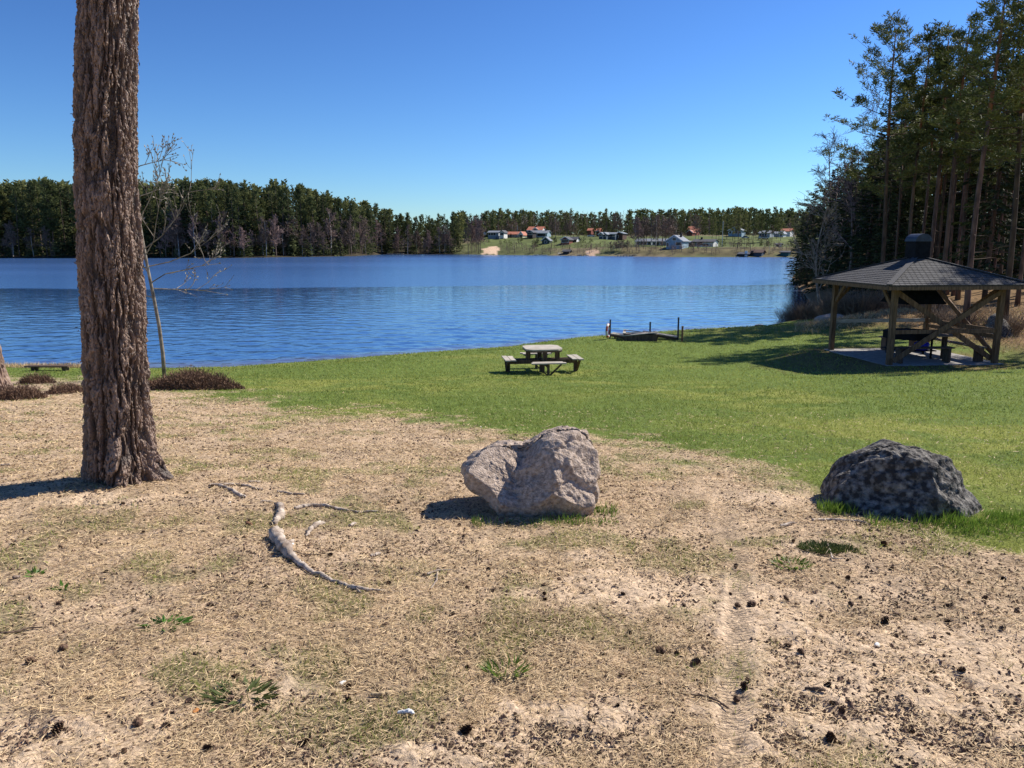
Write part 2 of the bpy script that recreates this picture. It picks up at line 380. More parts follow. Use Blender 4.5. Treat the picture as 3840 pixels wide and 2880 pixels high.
    nz = n.new('ShaderNodeTexNoise'); nz.inputs['Scale'].default_value = 55; nz.inputs['Detail'].default_value = 6
    l.new(tc.outputs['Object'], nz.inputs[0])
    mr = n.new('ShaderNodeMapRange'); mr.inputs[1].default_value = .3; mr.inputs[2].default_value = .7; mr.inputs[3].default_value = .62; mr.inputs[4].default_value = 1.35
    l.new(nz.outputs[0], mr.inputs[0])
    mm = n.new('ShaderNodeMix'); mm.data_type = 'RGBA'; mm.blend_type = 'MULTIPLY'; mm.inputs[0].default_value = 1
    l.new(at.outputs['Color'], mm.inputs[6]); l.new(mr.outputs[0], mm.inputs[7]); l.new(mm.outputs[2], p.inputs['Base Color'])
    # tyre tread: fine lugs across the wheel track
    wv = n.new('ShaderNodeTexWave'); wv.wave_type = 'BANDS'; wv.bands_direction = 'Y'; wv.inputs['Scale'].default_value = 16; wv.inputs['Distortion'].default_value = 2.5
    wv.inputs['Detail'].default_value = 1; wv.inputs['Detail Scale'].default_value = 3
    l.new(tc.outputs['Object'], wv.inputs[0])
    tm = n.new('ShaderNodeMath'); tm.operation = 'MULTIPLY'; l.new(wv.outputs['Fac'], tm.inputs[0]); l.new(sa.outputs['Fac'], tm.inputs[1])
    b1 = n.new('ShaderNodeBump'); b1.inputs['Strength'].default_value = 1; b1.inputs['Distance'].default_value = .010
    l.new(tm.outputs[0], b1.inputs['Height'])
    n2_ = n.new('ShaderNodeTexNoise'); n2_.inputs['Scale'].default_value = 38; n2_.inputs['Detail'].default_value = 8; n2_.inputs['Roughness'].default_value = .65
    l.new(tc.outputs['Object'], n2_.inputs[0])
    b2 = n.new('ShaderNodeBump'); b2.inputs['Strength'].default_value = .9; b2.inputs['Distance'].default_value = .022
    l.new(n2_.outputs[0], b2.inputs['Height']); l.new(b1.outputs[0], b2.inputs['Normal']); l.new(b2.outputs[0], p.inputs['Normal'])
    me = newmesh('ground', V, Q, m, True, gcol=c, tread=trk)
    tag(obj('ground', me), kind='structure')
build_ground()

# ------------------------------------------------------------------ water
def build_water():
    th = np.linspace(-64, 44, 640); rr = [22.]
    while rr[-1] < 560: rr.append(rr[-1]*(1.0042 if rr[-1] < 110 else 1.03))
    rr = np.array(rr); T = R(1)*th
    X = rr[:, None]*np.sin(T)[None, :]; Y = rr[:, None]*np.cos(T)[None, :]
    x = X.ravel(); y = Y.ravel(); d = np.hypot(x, y)
    z = np.zeros_like(x); r2 = np.random.default_rng(3)
    for k in range(34):
        lam = r2.uniform(.3, 2.0); a = r2.normal(R(80), R(38)); ph = r2.uniform(0, 6.28)
        kx, ky = math.cos(a)*6.283/lam, math.sin(a)*6.283/lam
        ok = sst(.07, .24, lam/(d*d/(EYE*FOC)*1.0+.12)*.25)
        z += ok*.0026*(lam**.8)*np.sin(kx*x+ky*y+ph+6*fbm(x, y, .8, 2, k))
    patch = .45+1.1*fbm(x, y*1.0, .05, 3, 5)
    z = z*patch*np.interp(d, [28, 45, 75], [.75, .55, .42])*sst(125, 75, d)
    i = np.arange(len(rr)-1)[:, None]*len(th); j = np.arange(len(th)-1)[None, :]; nc = len(th)
    Q = np.stack([i+j, i+j+1, i+nc+j+1, i+nc+j], -1).reshape(-1, 4)
    dep = ground(x, y, False)
    m = bpy.data.materials.new('lake_water'); m.use_nodes = True
    n = m.node_tree.nodes; l = m.node_tree.links; p = n['Principled BSDF']
    p.inputs['IOR'].default_value = 2.9
    sh = n.new('ShaderNodeAttribute'); sh.attribute_name = 'shallow'
    mx = n.new('ShaderNodeMix'); mx.data_type = 'RGBA'; mx.inputs[6].default_value = (.03, .095, .26, 1); mx.inputs[7].default_value = (.16, .11, .07, 1)
    l.new(sh.outputs['Fac'], mx.inputs[0]); l.new(mx.outputs[2], p.inputs['Base Color'])
    tc = n.new('ShaderNodeTexCoord')
    # wind: a ruffled surface beyond the calm belt
    wa = n.new('ShaderNodeAttribute'); wa.attribute_name = 'wind'
    mr = n.new('ShaderNodeMapRange'); mr.inputs[3].default_value = .015; mr.inputs[4].default_value = .27
    l.new(wa.outputs['Fac'], mr.inputs[0]); l.new(mr.outputs[0], p.inputs['Roughness'])
    mp = n.new('ShaderNodeMapping'); mp.inputs['Scale'].default_value = (.8, 2.4, 1)
    nz = n.new('ShaderNodeTexNoise'); nz.inputs['Scale'].default_value = 1.6; nz.inputs['Detail'].default_value = 3
    l.new(tc.outputs['Object'], mp.inputs[0]); l.new(mp.outputs[0], nz.inputs[0])
    bn = n.new('ShaderNodeBump'); bn.inputs['Strength'].default_value = .4; bn.inputs['Distance'].default_value = .03
    l.new(nz.outputs[0], bn.inputs['Height']); l.new(bn.outputs[0], p.inputs['Normal'])
    bnd = 82+16*(fbm(x, y*.3, .025, 4, 8)-.5)+6*sst(-20, 40, x)
    wind = sst(-1.5, 2.5, y-bnd)
    wind = wind*(.72+.5*(fbm(x*.25, y, .02, 3, 18)-.3))
    wind *= 1-sst(.30, .42, x/np.maximum(y, 1))*.75
    wind = np.clip(wind-.35*sst(250, 330, y), 0, 1)
    me = newmesh('lake_water', np.stack([x, y, z], 1), Q, m, True, shallow=sst(-.30, -.0, dep)*.8*(y < 120), wind=wind)
    tag(obj('lake_water', me), kind='structure')
build_water()

# ------------------------------------------------------------------ tree generators
def unit(v): return v/(np.linalg.norm(v, axis=-1, keepdims=True)+1e-9)
def bent(H, lean, wob, n=9, r=None):
    r = r or rng; t = np.linspace(0, 1, n)
    ph = r.uniform(0, 6.28, 2)
    return np.stack([lean[0]*t+wob*np.sin(t*5+ph[0])-wob*math.sin(ph[0]), lean[1]*t+wob*np.sin(t*4+ph[1])-wob*math.sin(ph[1]), H*t], 1)
def pine_parts(H, cs, seed, nb=52, ncl=10, nl=13, ll=.26, lw=.055, rad=.15, spread=2.5, lean=(.5, 0), wob=.12, low=0, nside=8):
    """returns (trunk B, crown B): Scots pine, crown from height fraction cs"""
    r = np.random.default_rng(seed); tr = B(); cr = B()
    P = bent(H, lean, wob, 12, r); t = np.linspace(0, 1, 12)
    tr.m = 0; tr.tube(P[:8], rad*(1-.55*t[:8])+.10*rad*np.exp(-t[:8]*25)*4, nside)
    tr.m = 1; tr.tube(P[7:], np.maximum(rad*(1-.55*t[7:])*(1-((t[7:]-.6)/.42)**3*.85), .02), nside)
    C = []; D = []; L = []; TN = []
    hs = cs+(1-cs)*np.clip((np.arange(nb)+r.uniform(0, 1, nb))/nb, 0, 1)**.9
    lowh = r.uniform(cs*.4, cs, low)
    for h in np.concatenate([hs, lowh]):
        p0 = np.array([np.interp(h, t, P[:, k]) for k in range(3)])
        f = (h-cs)/(1-cs) if h > cs else 0
        az = r.uniform(0, 6.28); ln = spread*(np.interp(f, [0, .15, .45, .8, 1], [.6, .95, 1., .62, .28]))*r.uniform(.6, 1.15)
        if h < cs: ln = spread*r.uniform(.3, .7)
        el = np.interp(f, [0, .5, 1], [-.15, .12, .75])+r.uniform(-.15, .2)
        d = np.array([math.cos(az)*math.cos(el), math.sin(az)*math.cos(el), math.sin(el)])
        q = np.linspace(0, 1, 5)[:, None]
        br = p0+d*ln*q+np.array([0, 0, 1])*(q**2)*ln*.16+r.normal(size=(5, 3))*ln*.03*q
        cr.m = 0; cr.tube(br, np.linspace(.035, .008, 5)*ln/spread*(rad/.15), 3, cap=False)
        if h < cs: continue
        k = max(3, int(ncl*ln/spread))
        s = r.uniform(.35, 1, k); base = np.stack([np.interp(s, q[:, 0], br[:, a]) for a in range(3)], 1)
        side = np.cross(d, [0, 0, 1]); side /= np.linalg.norm(side)+1e-9
        off = (r.uniform(-1, 1, (k, 1))*side)*ln*.34*(s[:, None]*.8)+np.array([0, 0, 1])*r.uniform(.0, .16, (k, 1))
        cc = base+off
        for a in range(k):
            dd = r.normal(size=(nl, 3)); dd[:, 2] = np.abs(dd[:, 2])*.75; dd += d*.5
            C.append(cc[a]+r.normal(size=(nl, 3))*.09*ll/.26); D.append(dd); L.append(r.uniform(.6, 1.25, nl)*ll)
            TN.append(np.clip(r.uniform(.15, .85)+r.normal(size=nl)*.18, 0, 1))
    cr.m = 1; L = np.concatenate(L)
    cr.leaves(np.concatenate(C), np.concatenate(D), L, L*lw/ll*1.25, np.concatenate(TN))
    return tr, cr
def spruce_parts(H, seed, nb=200, nl=16, base=.04, Rm=2.2, ll=.34, lw=.10, rad=.14, nside=7, droop=.35):
    r = np.random.default_rng(seed); tr = B(); cr = B()
    P = bent(H, (0, 0), .05, 8, r); tr.tube(P, np.linspace(rad, .015, 8), nside)
    C = []; D = []; L = []; TN = []
    hs = base+(1-base)*(np.arange(nb)+r.uniform(0, 1, nb))/nb
    for h in hs:
        az = r.uniform(0, 6.28); ln = max(.15, Rm*(1-h)**.78*r.uniform(.55, 1.2))
        el = np.interp(h, [0, .5, 1], [-droop, -.12, .55])
        d = np.array([math.cos(az)*math.cos(el), math.sin(az)*math.cos(el), math.sin(el)])
        p0 = np.array([np.interp(h*H, P[:, 2], P[:, 0]), np.interp(h*H, P[:, 2], P[:, 1]), h*H])
        q = np.linspace(0, 1, 4)[:, None]; br = p0+d*ln*q-np.array([0, 0, 1])*(q*(1-q))*ln*.3
        if nb > 100: cr.m = 0; cr.tube(br, np.linspace(.02, .005, 4), 3, cap=False)
        s = r.uniform(.12, 1, nl)**.8
        bs = np.stack([np.interp(s, q[:, 0], br[:, a]) for a in range(3)], 1)
        side = np.cross(d, [0, 0, 1]); side /= np.linalg.norm(side)
        sg = r.choice([-1, 1], (nl, 1))
        dd = d*.8+side*sg*r.uniform(.3, .9, (nl, 1))+np.array([0, 0, -1])*r.uniform(.0, .75, (nl, 1))
        C.append(bs); D.append(dd); L.append(ll*r.uniform(.6, 1.3, nl)*(.5+.5*min(1, ln)))
        TN.append(np.clip(r.uniform(.1, .8)+r.normal(size=nl)*.15, 0, 1))
    cr.m = 1; L = np.concatenate(L); cr.leaves(np.concatenate(C), np.concatenate(D), L, L*lw/ll*1.2, np.concatenate(TN))
    return tr, cr
def bare_parts(H, seed, n1=14, n2=7, n3=4, up=.8, spread=.33, rad=.09, nside=5, tw=.006, start=.25, droop=0., lean=(0, 0), wob=.15):
    r = np.random.default_rng(seed); tr = B(); cr = B()
    P = bent(H, lean, wob, 9, r); t = np.linspace(0, 1, 9); tr.tube(P, rad*(1-t)**.9+tw, nside)
    def grow(p, d, L, rd, lev):
        n = 4; q = [p]; dd = d.copy()
        for _ in range(n-1):
            dd = dd+r.normal(size=3)*.16+np.array([0, 0, .07 if lev < 2 else .05-droop]); dd /= np.linalg.norm(dd)
            q.append(q[-1]+dd*L/(n-1))
        q = np.array(q); cr.tube(q, np.linspace(rd, max(tw, rd*.35), n), 3, cap=False, tone=r.uniform(0, 1))
        k = (n2 if lev == 1 else n3 if lev == 2 else 0)
        for _ in range(k):
            s = r.uniform(.25, 1); b = np.array([np.interp(s*(n-1), range(n), q[:, a]) for a in range(3)])
            nd = d+r.normal(size=3)*.62; nd /= np.linalg.norm(nd)
            grow(b, nd, L*r.uniform(.35, .6), max(tw, rd*.5), lev+1)
    for i in range(n1):
        h = start+(1-start)*(i+r.uniform(0, 1))/n1*.97
        az = r.uniform(0, 6.28); el = r.uniform(.3, .9)*up+.35*h
        d = np.array([math.cos(az)*math.cos(el), math.sin(az)*math.cos(el), math.sin(el)])
        p = np.array([np.interp(h, t, P[:, a]) for a in range(3)])
        L = H*spread*r.uniform(.7, 1.2)*(1.15-h*.75); grow(p, d, L, max(tw*1.5, rad*(1-h)*.5), 1)
    return tr, cr

# ------------------------------------------------------------------ the far shore: hundreds of trees
FARM = {'pine': [], 'spruce': [], 'bare': []}
for i in range(7):
    a, b = pine_parts(20, [.30, .38, .22, .42, .3, .35, .26][i], 100+i, nb=40, ncl=6, nl=11, ll=.70, lw=.22, rad=.17, spread=2.35, nside=5, wob=.25)
    for q in (a, b): q.mq = [np.minimum(k, 1)*0 if q is a else k for k in q.mq]; q.mt = [k*0 for k in q.mt]
    nb_ = B(); nb_.V = a.V+b.V; nb_.Q = a.Q+[q+a.n for q in b.Q]; nb_.T = a.T; nb_.mq = a.mq+b.mq; nb_.mt = a.mt; nb_.tone = a.tone+b.tone; nb_.n = a.n+b.n
    FARM['pine'].append(nb_.mesh('far_pine', [M['fartrunk'], M['farpine']]))
for i in range(5):
    a, b = spruce_parts(20, 120+i, nb=120, nl=9, ll=.8, lw=.26, Rm=[2.4, 2.8, 2.1, 3.0, 2.4][i], rad=.17, nside=5, base=.08)
    nb_ = B(); nb_.V = a.V+b.V; nb_.Q = a.Q+[q+a.n for q in b.Q]; nb_.T = a.T; nb_.mq = a.mq+b.mq; nb_.mt = a.mt; nb_.tone = a.tone+b.tone; nb_.n = a.n+b.n
    FARM['spruce'].append(nb_.mesh('far_spruce', [M['fartrunk'], M['farspruce']]))
for i in range(5):
    a, b = bare_parts(14, 140+i, n1=20, n2=8, n3=4, rad=.15, tw=.045, spread=.27, up=1.2, nside=4, start=.2)
    nb_ = B(); nb_.V = a.V+b.V; nb_.Q = a.Q+[q+a.n for q in b.Q]; nb_.T = a.T; nb_.mq = a.mq+b.mq; nb_.mt = a.mt; nb_.tone = a.tone+b.tone; nb_.n = a.n+b.n
    FARM['bare'].append(nb_.mesh('far_bare_tree', [M['birchtrunk'] if i % 2 else M['fartrunk'], M['birch']]))
    FARM['bare'][-1].polygons.foreach_set('material_index', np.concatenate([np.zeros(sum(len(q) for q in a.Q)), np.ones(sum(len(q) for q in b.Q)), np.zeros(sum(len(q) for q in a.T))]).astype(np.int32))
SKU = [-200, 0, 50, 80, 150, 185, 210, 240, 275, 296, 325, 352, 370, 385, 395, 416, 435, 454, 481, 556, 600, 650, 695, 740, 790, 860, 1100]
SKV = [190, 189, 186, 187, 189, 185, 186, 188, 189, 189, 197, 203, 206, 210, 215, 217, 219, 216, 214, 213, 215, 213, 212.5, 211, 212, 210, 208]
FMAT = {'pine': ('far_pine', 'pine_tree'), 'spruce': ('far_spruce', 'spruce_tree'), 'bare': ('x', 'bare_tree')}
def far_tree(kind, u, s=None, y=None, H=None, top=None, wid=1., label=None, group=None, cat=None, i=None, name=None):
    r = (u-512)/781
    if y is None: y = np.interp(u, FU, FD)+s
    x = r*y; z = gz(x, y)-.25
    if H is None:
        v = np.interp(u, SKU, SKV) if top is None else top
        P = 244-v; H = EYE+P*y/FOC-z
    L = FARM[kind]; me = L[int(rng.integers(len(L))) if i is None else i % len(L)]
    o = bpy.data.objects.new(name or FMAT[kind][1], me); COL.objects.link(o)
    o.location = (x, y, z); base = 14. if kind == 'bare' else 20.
    k = H/base; o.scale = (k*wid, k*wid, k); o.rotation_euler = (0, 0, rng.uniform(0, 6.28))
    tag(o, label, cat or 'tree', group); return o
GL = {'pine': ('tall green pine in the conifer wood on the far left shore', 'pines on the far left shore'),
      'spruce': ('dark pointed spruce in the conifer wood on the far left shore', 'spruces on the far left shore'),
      'bare': ('leafless brown birch at the waterside in front of the far left conifers', 'bare birches along the far left shore')}
def place_of(u):
    k = 0 if u < 112 else 1 if u < 240 else 2 if u < 345 else 3
    return ['left of the big trunk', 'just right of the big trunk', 'on the high middle of the headland', 'on the low end towards the village'][k]
def far_label(kind, u):
    w_ = place_of(u)
    return {'label': {'pine': 'tall green pine of the far left shore, ', 'spruce': 'dark pointed spruce of the far left shore, ', 'bare': 'leafless brown birch at the far left waterside, '}[kind]+w_,
            'group': {'pine': 'far shore pines ', 'spruce': 'far shore spruces ', 'bare': 'far shore bare birches '}[kind]+w_}
def massed(name, lst, label, group, cat='woodland'):
    """one mesh of many small trees: (kind, variant, x, y, z, H, wid)"""
    V = []; T = []; MI = []; TN = []; n = 0
    for kind, vi, x, y, z, H, wd in lst:
        v0, q0, t0 = MASS[kind][vi]
        a = rng.uniform(0, 6.28); c, s = math.cos(a), math.sin(a); k = H/(14. if kind == 'bare' else 20.)
        P = v0*np.array([k*wd, k*wd, k]); P = np.stack([P[:, 0]*c-P[:, 1]*s+x, P[:, 0]*s+P[:, 1]*c+y, P[:, 2]+z], 1)
        V.append(P); T.append(q0+n); n += len(P); TN.append(np.clip(t0+rng.uniform(-.25, .25), 0, 1))
        MI.append(np.full(len(q0), {'pine': 0, 'spruce': 1, 'bare': 2}[kind]))
    me = newmesh(name, np.concatenate(V), np.concatenate(T), [M['farpine'], M['farspruce'], M['birch']], False, np.concatenate(MI), tone=np.concatenate(TN))
    o = obj(name, me); tag(o, label, cat, kind='stuff'); return o
MASS = {'pine': [], 'spruce': [], 'bare': []}
for i in range(4):
    a, b = pine_parts(20, .12, 200+i, nb=19, ncl=4, nl=5, ll=1.6, lw=.8, rad=.15, spread=2.7, nside=3)
    MASS['pine'].append((np.concatenate(b.V), np.concatenate(b.Q), np.concatenate(b.tone)))
    a, b = spruce_parts(20, 220+i, nb=42, nl=4, ll=1.7, lw=.8, Rm=2.6, nside=3, base=.1)
    MASS['spruce'].append((np.concatenate(b.V), np.concatenate(b.Q), np.concatenate(b.tone)))
    a, b = bare_parts(14, 240+i, n1=9, n2=3, n3=0, rad=.12, tw=.05, spread=.3, nside=3, up=1.2)
    MASS['bare'].append((np.concatenate(a.V+b.V), np.concatenate(a.Q+[q+a.n for q in b.Q]), np.concatenate(a.tone+b.tone)))
def far_forest():
    # left headland: individuals in the front rows
    for k in range(240):
        u = -25+485*((k+rng.uniform(0, 1))/240); s = rng.choice([5, 11, 18, 27, 38])+rng.uniform(0, 6)
        top = np.interp(u, SKU, SKV)+rng.choice([0, 1, 2, 6, 14, 20], p=[.2, .2, .2, .2, .12, .08])+rng.uniform(-2, 4)
        if s > 24: top = np.interp(u, SKU, SKV)+rng.uniform(-3, 5)
        kd = 'spruce' if rng.uniform() < (.6 if u > 180 else .4) else 'pine'
        far_tree(kd, u, s, top=top, wid=rng.uniform(.85, 1.25), **far_label(kd, u))
    for k in range(78):
        u = rng.uniform(165, 452) if k > 12 else rng.uniform(-5, 160); s = rng.uniform(1.2, 9); sk = np.interp(u, SKU, SKV)
        Hp = rng.uniform(.30, .62) if u < 330 else rng.uniform(.4, .75)
        far_tree('bare', u, s, top=254-(254-sk)*Hp, wid=rng.uniform(.8, 1.2), **far_label('bare', u))
    lst = []
    for k in range(300):
        u = -70+540*rng.uniform(); s = rng.uniform(34, 85); y = np.interp(u, FU, FD)+s; x = (u-512)/781*y; z = gz(x, y)
        v = np.interp(u, SKU, SKV)+rng.uniform(0, 9); H = EYE+(244-v)*y/FOC-z
        lst.append(('pine' if rng.uniform() < .7 else 'spruce', rng.integers(4), x, y, z, max(H, 6), rng.uniform(.9, 1.4)))
    for k in range(150):   # dark undergrowth of young spruce at the water's edge
        u = -20+480*rng.uniform(); s = rng.uniform(1, 14); y = np.interp(u, FU, FD)+s; x = (u-512)/781*y; z = gz(x, y)
        lst.append(('spruce', rng.integers(4), x, y, z-.4, rng.uniform(3, 8), rng.uniform(1.5, 2.4)))
    massed('woodland', lst, 'deep conifer wood filling the headland behind the front trees', None)
    # ridge behind the village
    lst = []
    for k in range(620):
        u = 455+430*rng.uniform(); y = rng.choice([500, 530, 560, 590])+rng.uniform(0, 30); x = (u-512)/781*y; z = gz(x, y)-1
        v = np.interp(u, SKU, SKV)+rng.choice([0, 2, 5, 8])+rng.uniform(-1.5, 3); H = EYE+(244-v)*y/FOC-z
        lst.append(('pine' if rng.uniform() < .75 else 'spruce', rng.integers(4), x, y, z, max(H, 6), rng.uniform(.9, 1.35)))
    for k in range(110):
        u = 470+400*rng.uniform(); y = 480+rng.uniform(0, 18); x = (u-512)/781*y; z = gz(x, y)
        lst.append(('bare', rng.integers(4), x, y, z, rng.uniform(9, 14), rng.uniform(1, 1.3)))
    for k in range(330):
        u = 462+430*rng.uniform(); y = rng.uniform(440, 498); x = (u-512)/781*y
        if u > 500 and y < 462: continue
        lst.append((['bare', 'bare', 'pine', 'spruce'][k % 4], rng.integers(4), x, y, gz(x, y)-.5, rng.uniform(5, 11), rng.uniform(1.1, 1.8)))
    for k in range(420):
        u = 462+345*rng.uniform(); s = rng.uniform(2, 26) if k % 5 else rng.uniform(26, 75); y = np.interp(u, FU, FD)+s; x = (u-512)/781*y
        if 482 < u < 501 and s < 34: continue
        lst.append(('bare' if k % 5 else 'spruce', rng.integers(4), x, y, gz(x, y)-.3, rng.uniform(1.2, 3.4), rng.uniform(1.8, 3)))
    massed('ridge_woodland', lst, 'conifer wood along the ridge behind the village houses', None)
    for k in range(44):
        u = 462+400*(k+rng.uniform())/44; y = 470+rng.uniform(0, 25)
        kd = 'spruce' if rng.uniform() < .25 else 'pine'
        far_tree(kd, u, y=y, top=np.interp(u, SKU, SKV)+rng.uniform(2, 16), wid=rng.uniform(.9, 1.3),
                 label={'pine': 'pine at the edge of the ridge wood just behind the village', 'spruce': 'spruce at the edge of the ridge wood just behind the village'}[kd],
                 group=kd+'s at the edge of the ridge wood')
far_forest()
def z4(x, y): return (1740+x/4.424)/3.75, (780+y/4.424)/3.75
def z5(x, y): return (2200+x/5.53)/3.75, (780+y/5.53)/3.75
def z6(x, y): return (2550+x/4.424)/3.75, (780+y/4.424)/3.75
VT = []
def vtrees():
    G = lambda a, b: {'label': a, 'group': b}
    for x in (70, 130, 185, 215, 245, 275):          # row left of the sand bank
        u, v = z4(x, 200+rng.uniform(-30, 60)); far_tree('bare', u, y=352+rng.uniform(-8, 8), top=v, wid=.75, i=int(x), **G('slim leafless birch in the row beside the sand slope', 'birches beside the sand slope'))
    for x, t in ((500, 270), (560, 300), (640, 300), (740, 250), (800, 240), (860, 260), (940, 330)):
        u, v = z4(x, t); far_tree('bare', u, y=452, top=v, wid=1.2, **G('round leafless tree behind the long red-roofed house', 'bare trees behind the red-roofed house'))
    for x, t in ((1470, 230), (1520, 215), (1575, 260), (1700, 220), (1760, 210), (1815, 270)):
        u, v = z4(x, t); far_tree('bare', u, y=[400, 432][x % 2], top=v, wid=.9, **G('tall leafless birch between the grey house and the small gabled house', 'birches between the grey and gabled houses'))
    for x, t in ((1635, 270), (1905, 300)):
        u, v = z4(x, t); far_tree('spruce', u, y=405, top=v, wid=.8, label=('dark narrow spruce right of the tiny green cabin' if x < 1700 else 'dark spruce right of the small gabled house'))
    for x, t in ((380, 60), (480, 120), (240, 200), (150, 350)):
        u, v = z5(x, t); far_tree('pine' if x > 300 else 'spruce', u, y=440, top=v, wid=1., **G('conifer rising behind the dark blue bungalow', 'conifers behind the dark blue bungalow'))
    for x, t in ((540, 180), (590, 150), (640, 170), (690, 160), (400, 300)):
        u, v = z5(x, t); far_tree('bare', u, y=432, top=v, wid=.7, **G('leafless birch rising behind the dark blue bungalow', 'birches behind the dark blue bungalow'))
    for x, t, yy in ((1000, 250, 330), (1075, 260, 322), (1190, 240, 325), (1230, 250, 335), (1330, 220, 330), (1430, 260, 322), (1480, 210, 335), (1560, 230, 328),
                     (1620, 300, 335), (1700, 240, 330), (1760, 260, 338), (1850, 290, 352), (1130, 330, 345), (1380, 300, 345)):
        u, v = z5(x, t); far_tree('bare', u, y=yy, top=v, wid=1.15, **G('leafless purple-brown tree in the clump before the low grey building', 'bare trees in the waterside clump'))
    for x in (500, 560, 620, 680, 730, 850):
        u, v = z5(x, 690+rng.uniform(-10, 40)); far_tree('bare', u, s=9, top=v, wid=1.9, name='bare_bush', cat='bush', **G('grey leafless bush at the waterline left of the waterside clump', 'grey bushes at the far waterline'))
    for x, t in ((1940, 190), (2050, 330), (2090, 200)):
        u, v = z5(x, t); far_tree('pine', u, y=425, top=v, wid=1.2, **G('broad pine behind the pale blue gabled house', 'pines behind the pale blue house'))
    for x, t in ((520, 110), (590, 90), (640, 130), (700, 70), (770, 40), (870, 50), (960, 120), (1060, 90), (1130, 120), (1200, 50), (1290, 60), (1350, 110), (1430, 60), (1520, 30), (1590, 70), (1660, 100)):
        u, v = z6(x, t); far_tree('pine', u, y=372+rng.uniform(-12, 20), top=v, wid=.95, **G('high-stemmed pine in the open stand right of the flagpole', 'pines right of the tall flagpole'))
    for x, t in ((250, 150), (300, 180), (900, 180), (960, 160), (1180, 290), (1250, 330), (1500, 270)):
        u, v = z6(x, t); far_tree('bare', u, y=392, top=v, wid=.9, **G('leafless tree among the houses at the right end of the village', 'bare trees at the right end of the village'))
    for x, b, t in ((2010, 670, 610), (2055, 670, 630)):
        u, v = z4(x, b); p = on_ground(u, v, True); o = far_tree('spruce', u, y=p[1], H=(b-t)/16.6*p[1]/FOC, wid=1.6, name='juniper_bush', cat='bush')
        tag(o, 'tall dark juniper on the slope above the little jetty' if x < 2030 else 'lower dark juniper beside the taller one above the jetty')
    for x, b, t in ((1750, 740, 610), (1530, 705, 660), (905, 528, 492), (1230, 520, 490), (380, 470, 400)):
        u, v = z4(x, b); p = on_ground(u, v, True); o = far_tree('spruce', u, y=p[1], H=(b-t)/16.6*p[1]/FOC, wid=1.7, name='evergreen_bush', cat='bush')
        tag(o, {1750: 'dark evergreen beside the low waterside boat shed', 1530: 'dark evergreen above the upturned white boats', 905: 'round bush on the lawn before the long red-roofed house',
                1230: 'low bush on the mound before the grey house', 380: 'evergreen at the left end of the village hedge'}[x])
vtrees()

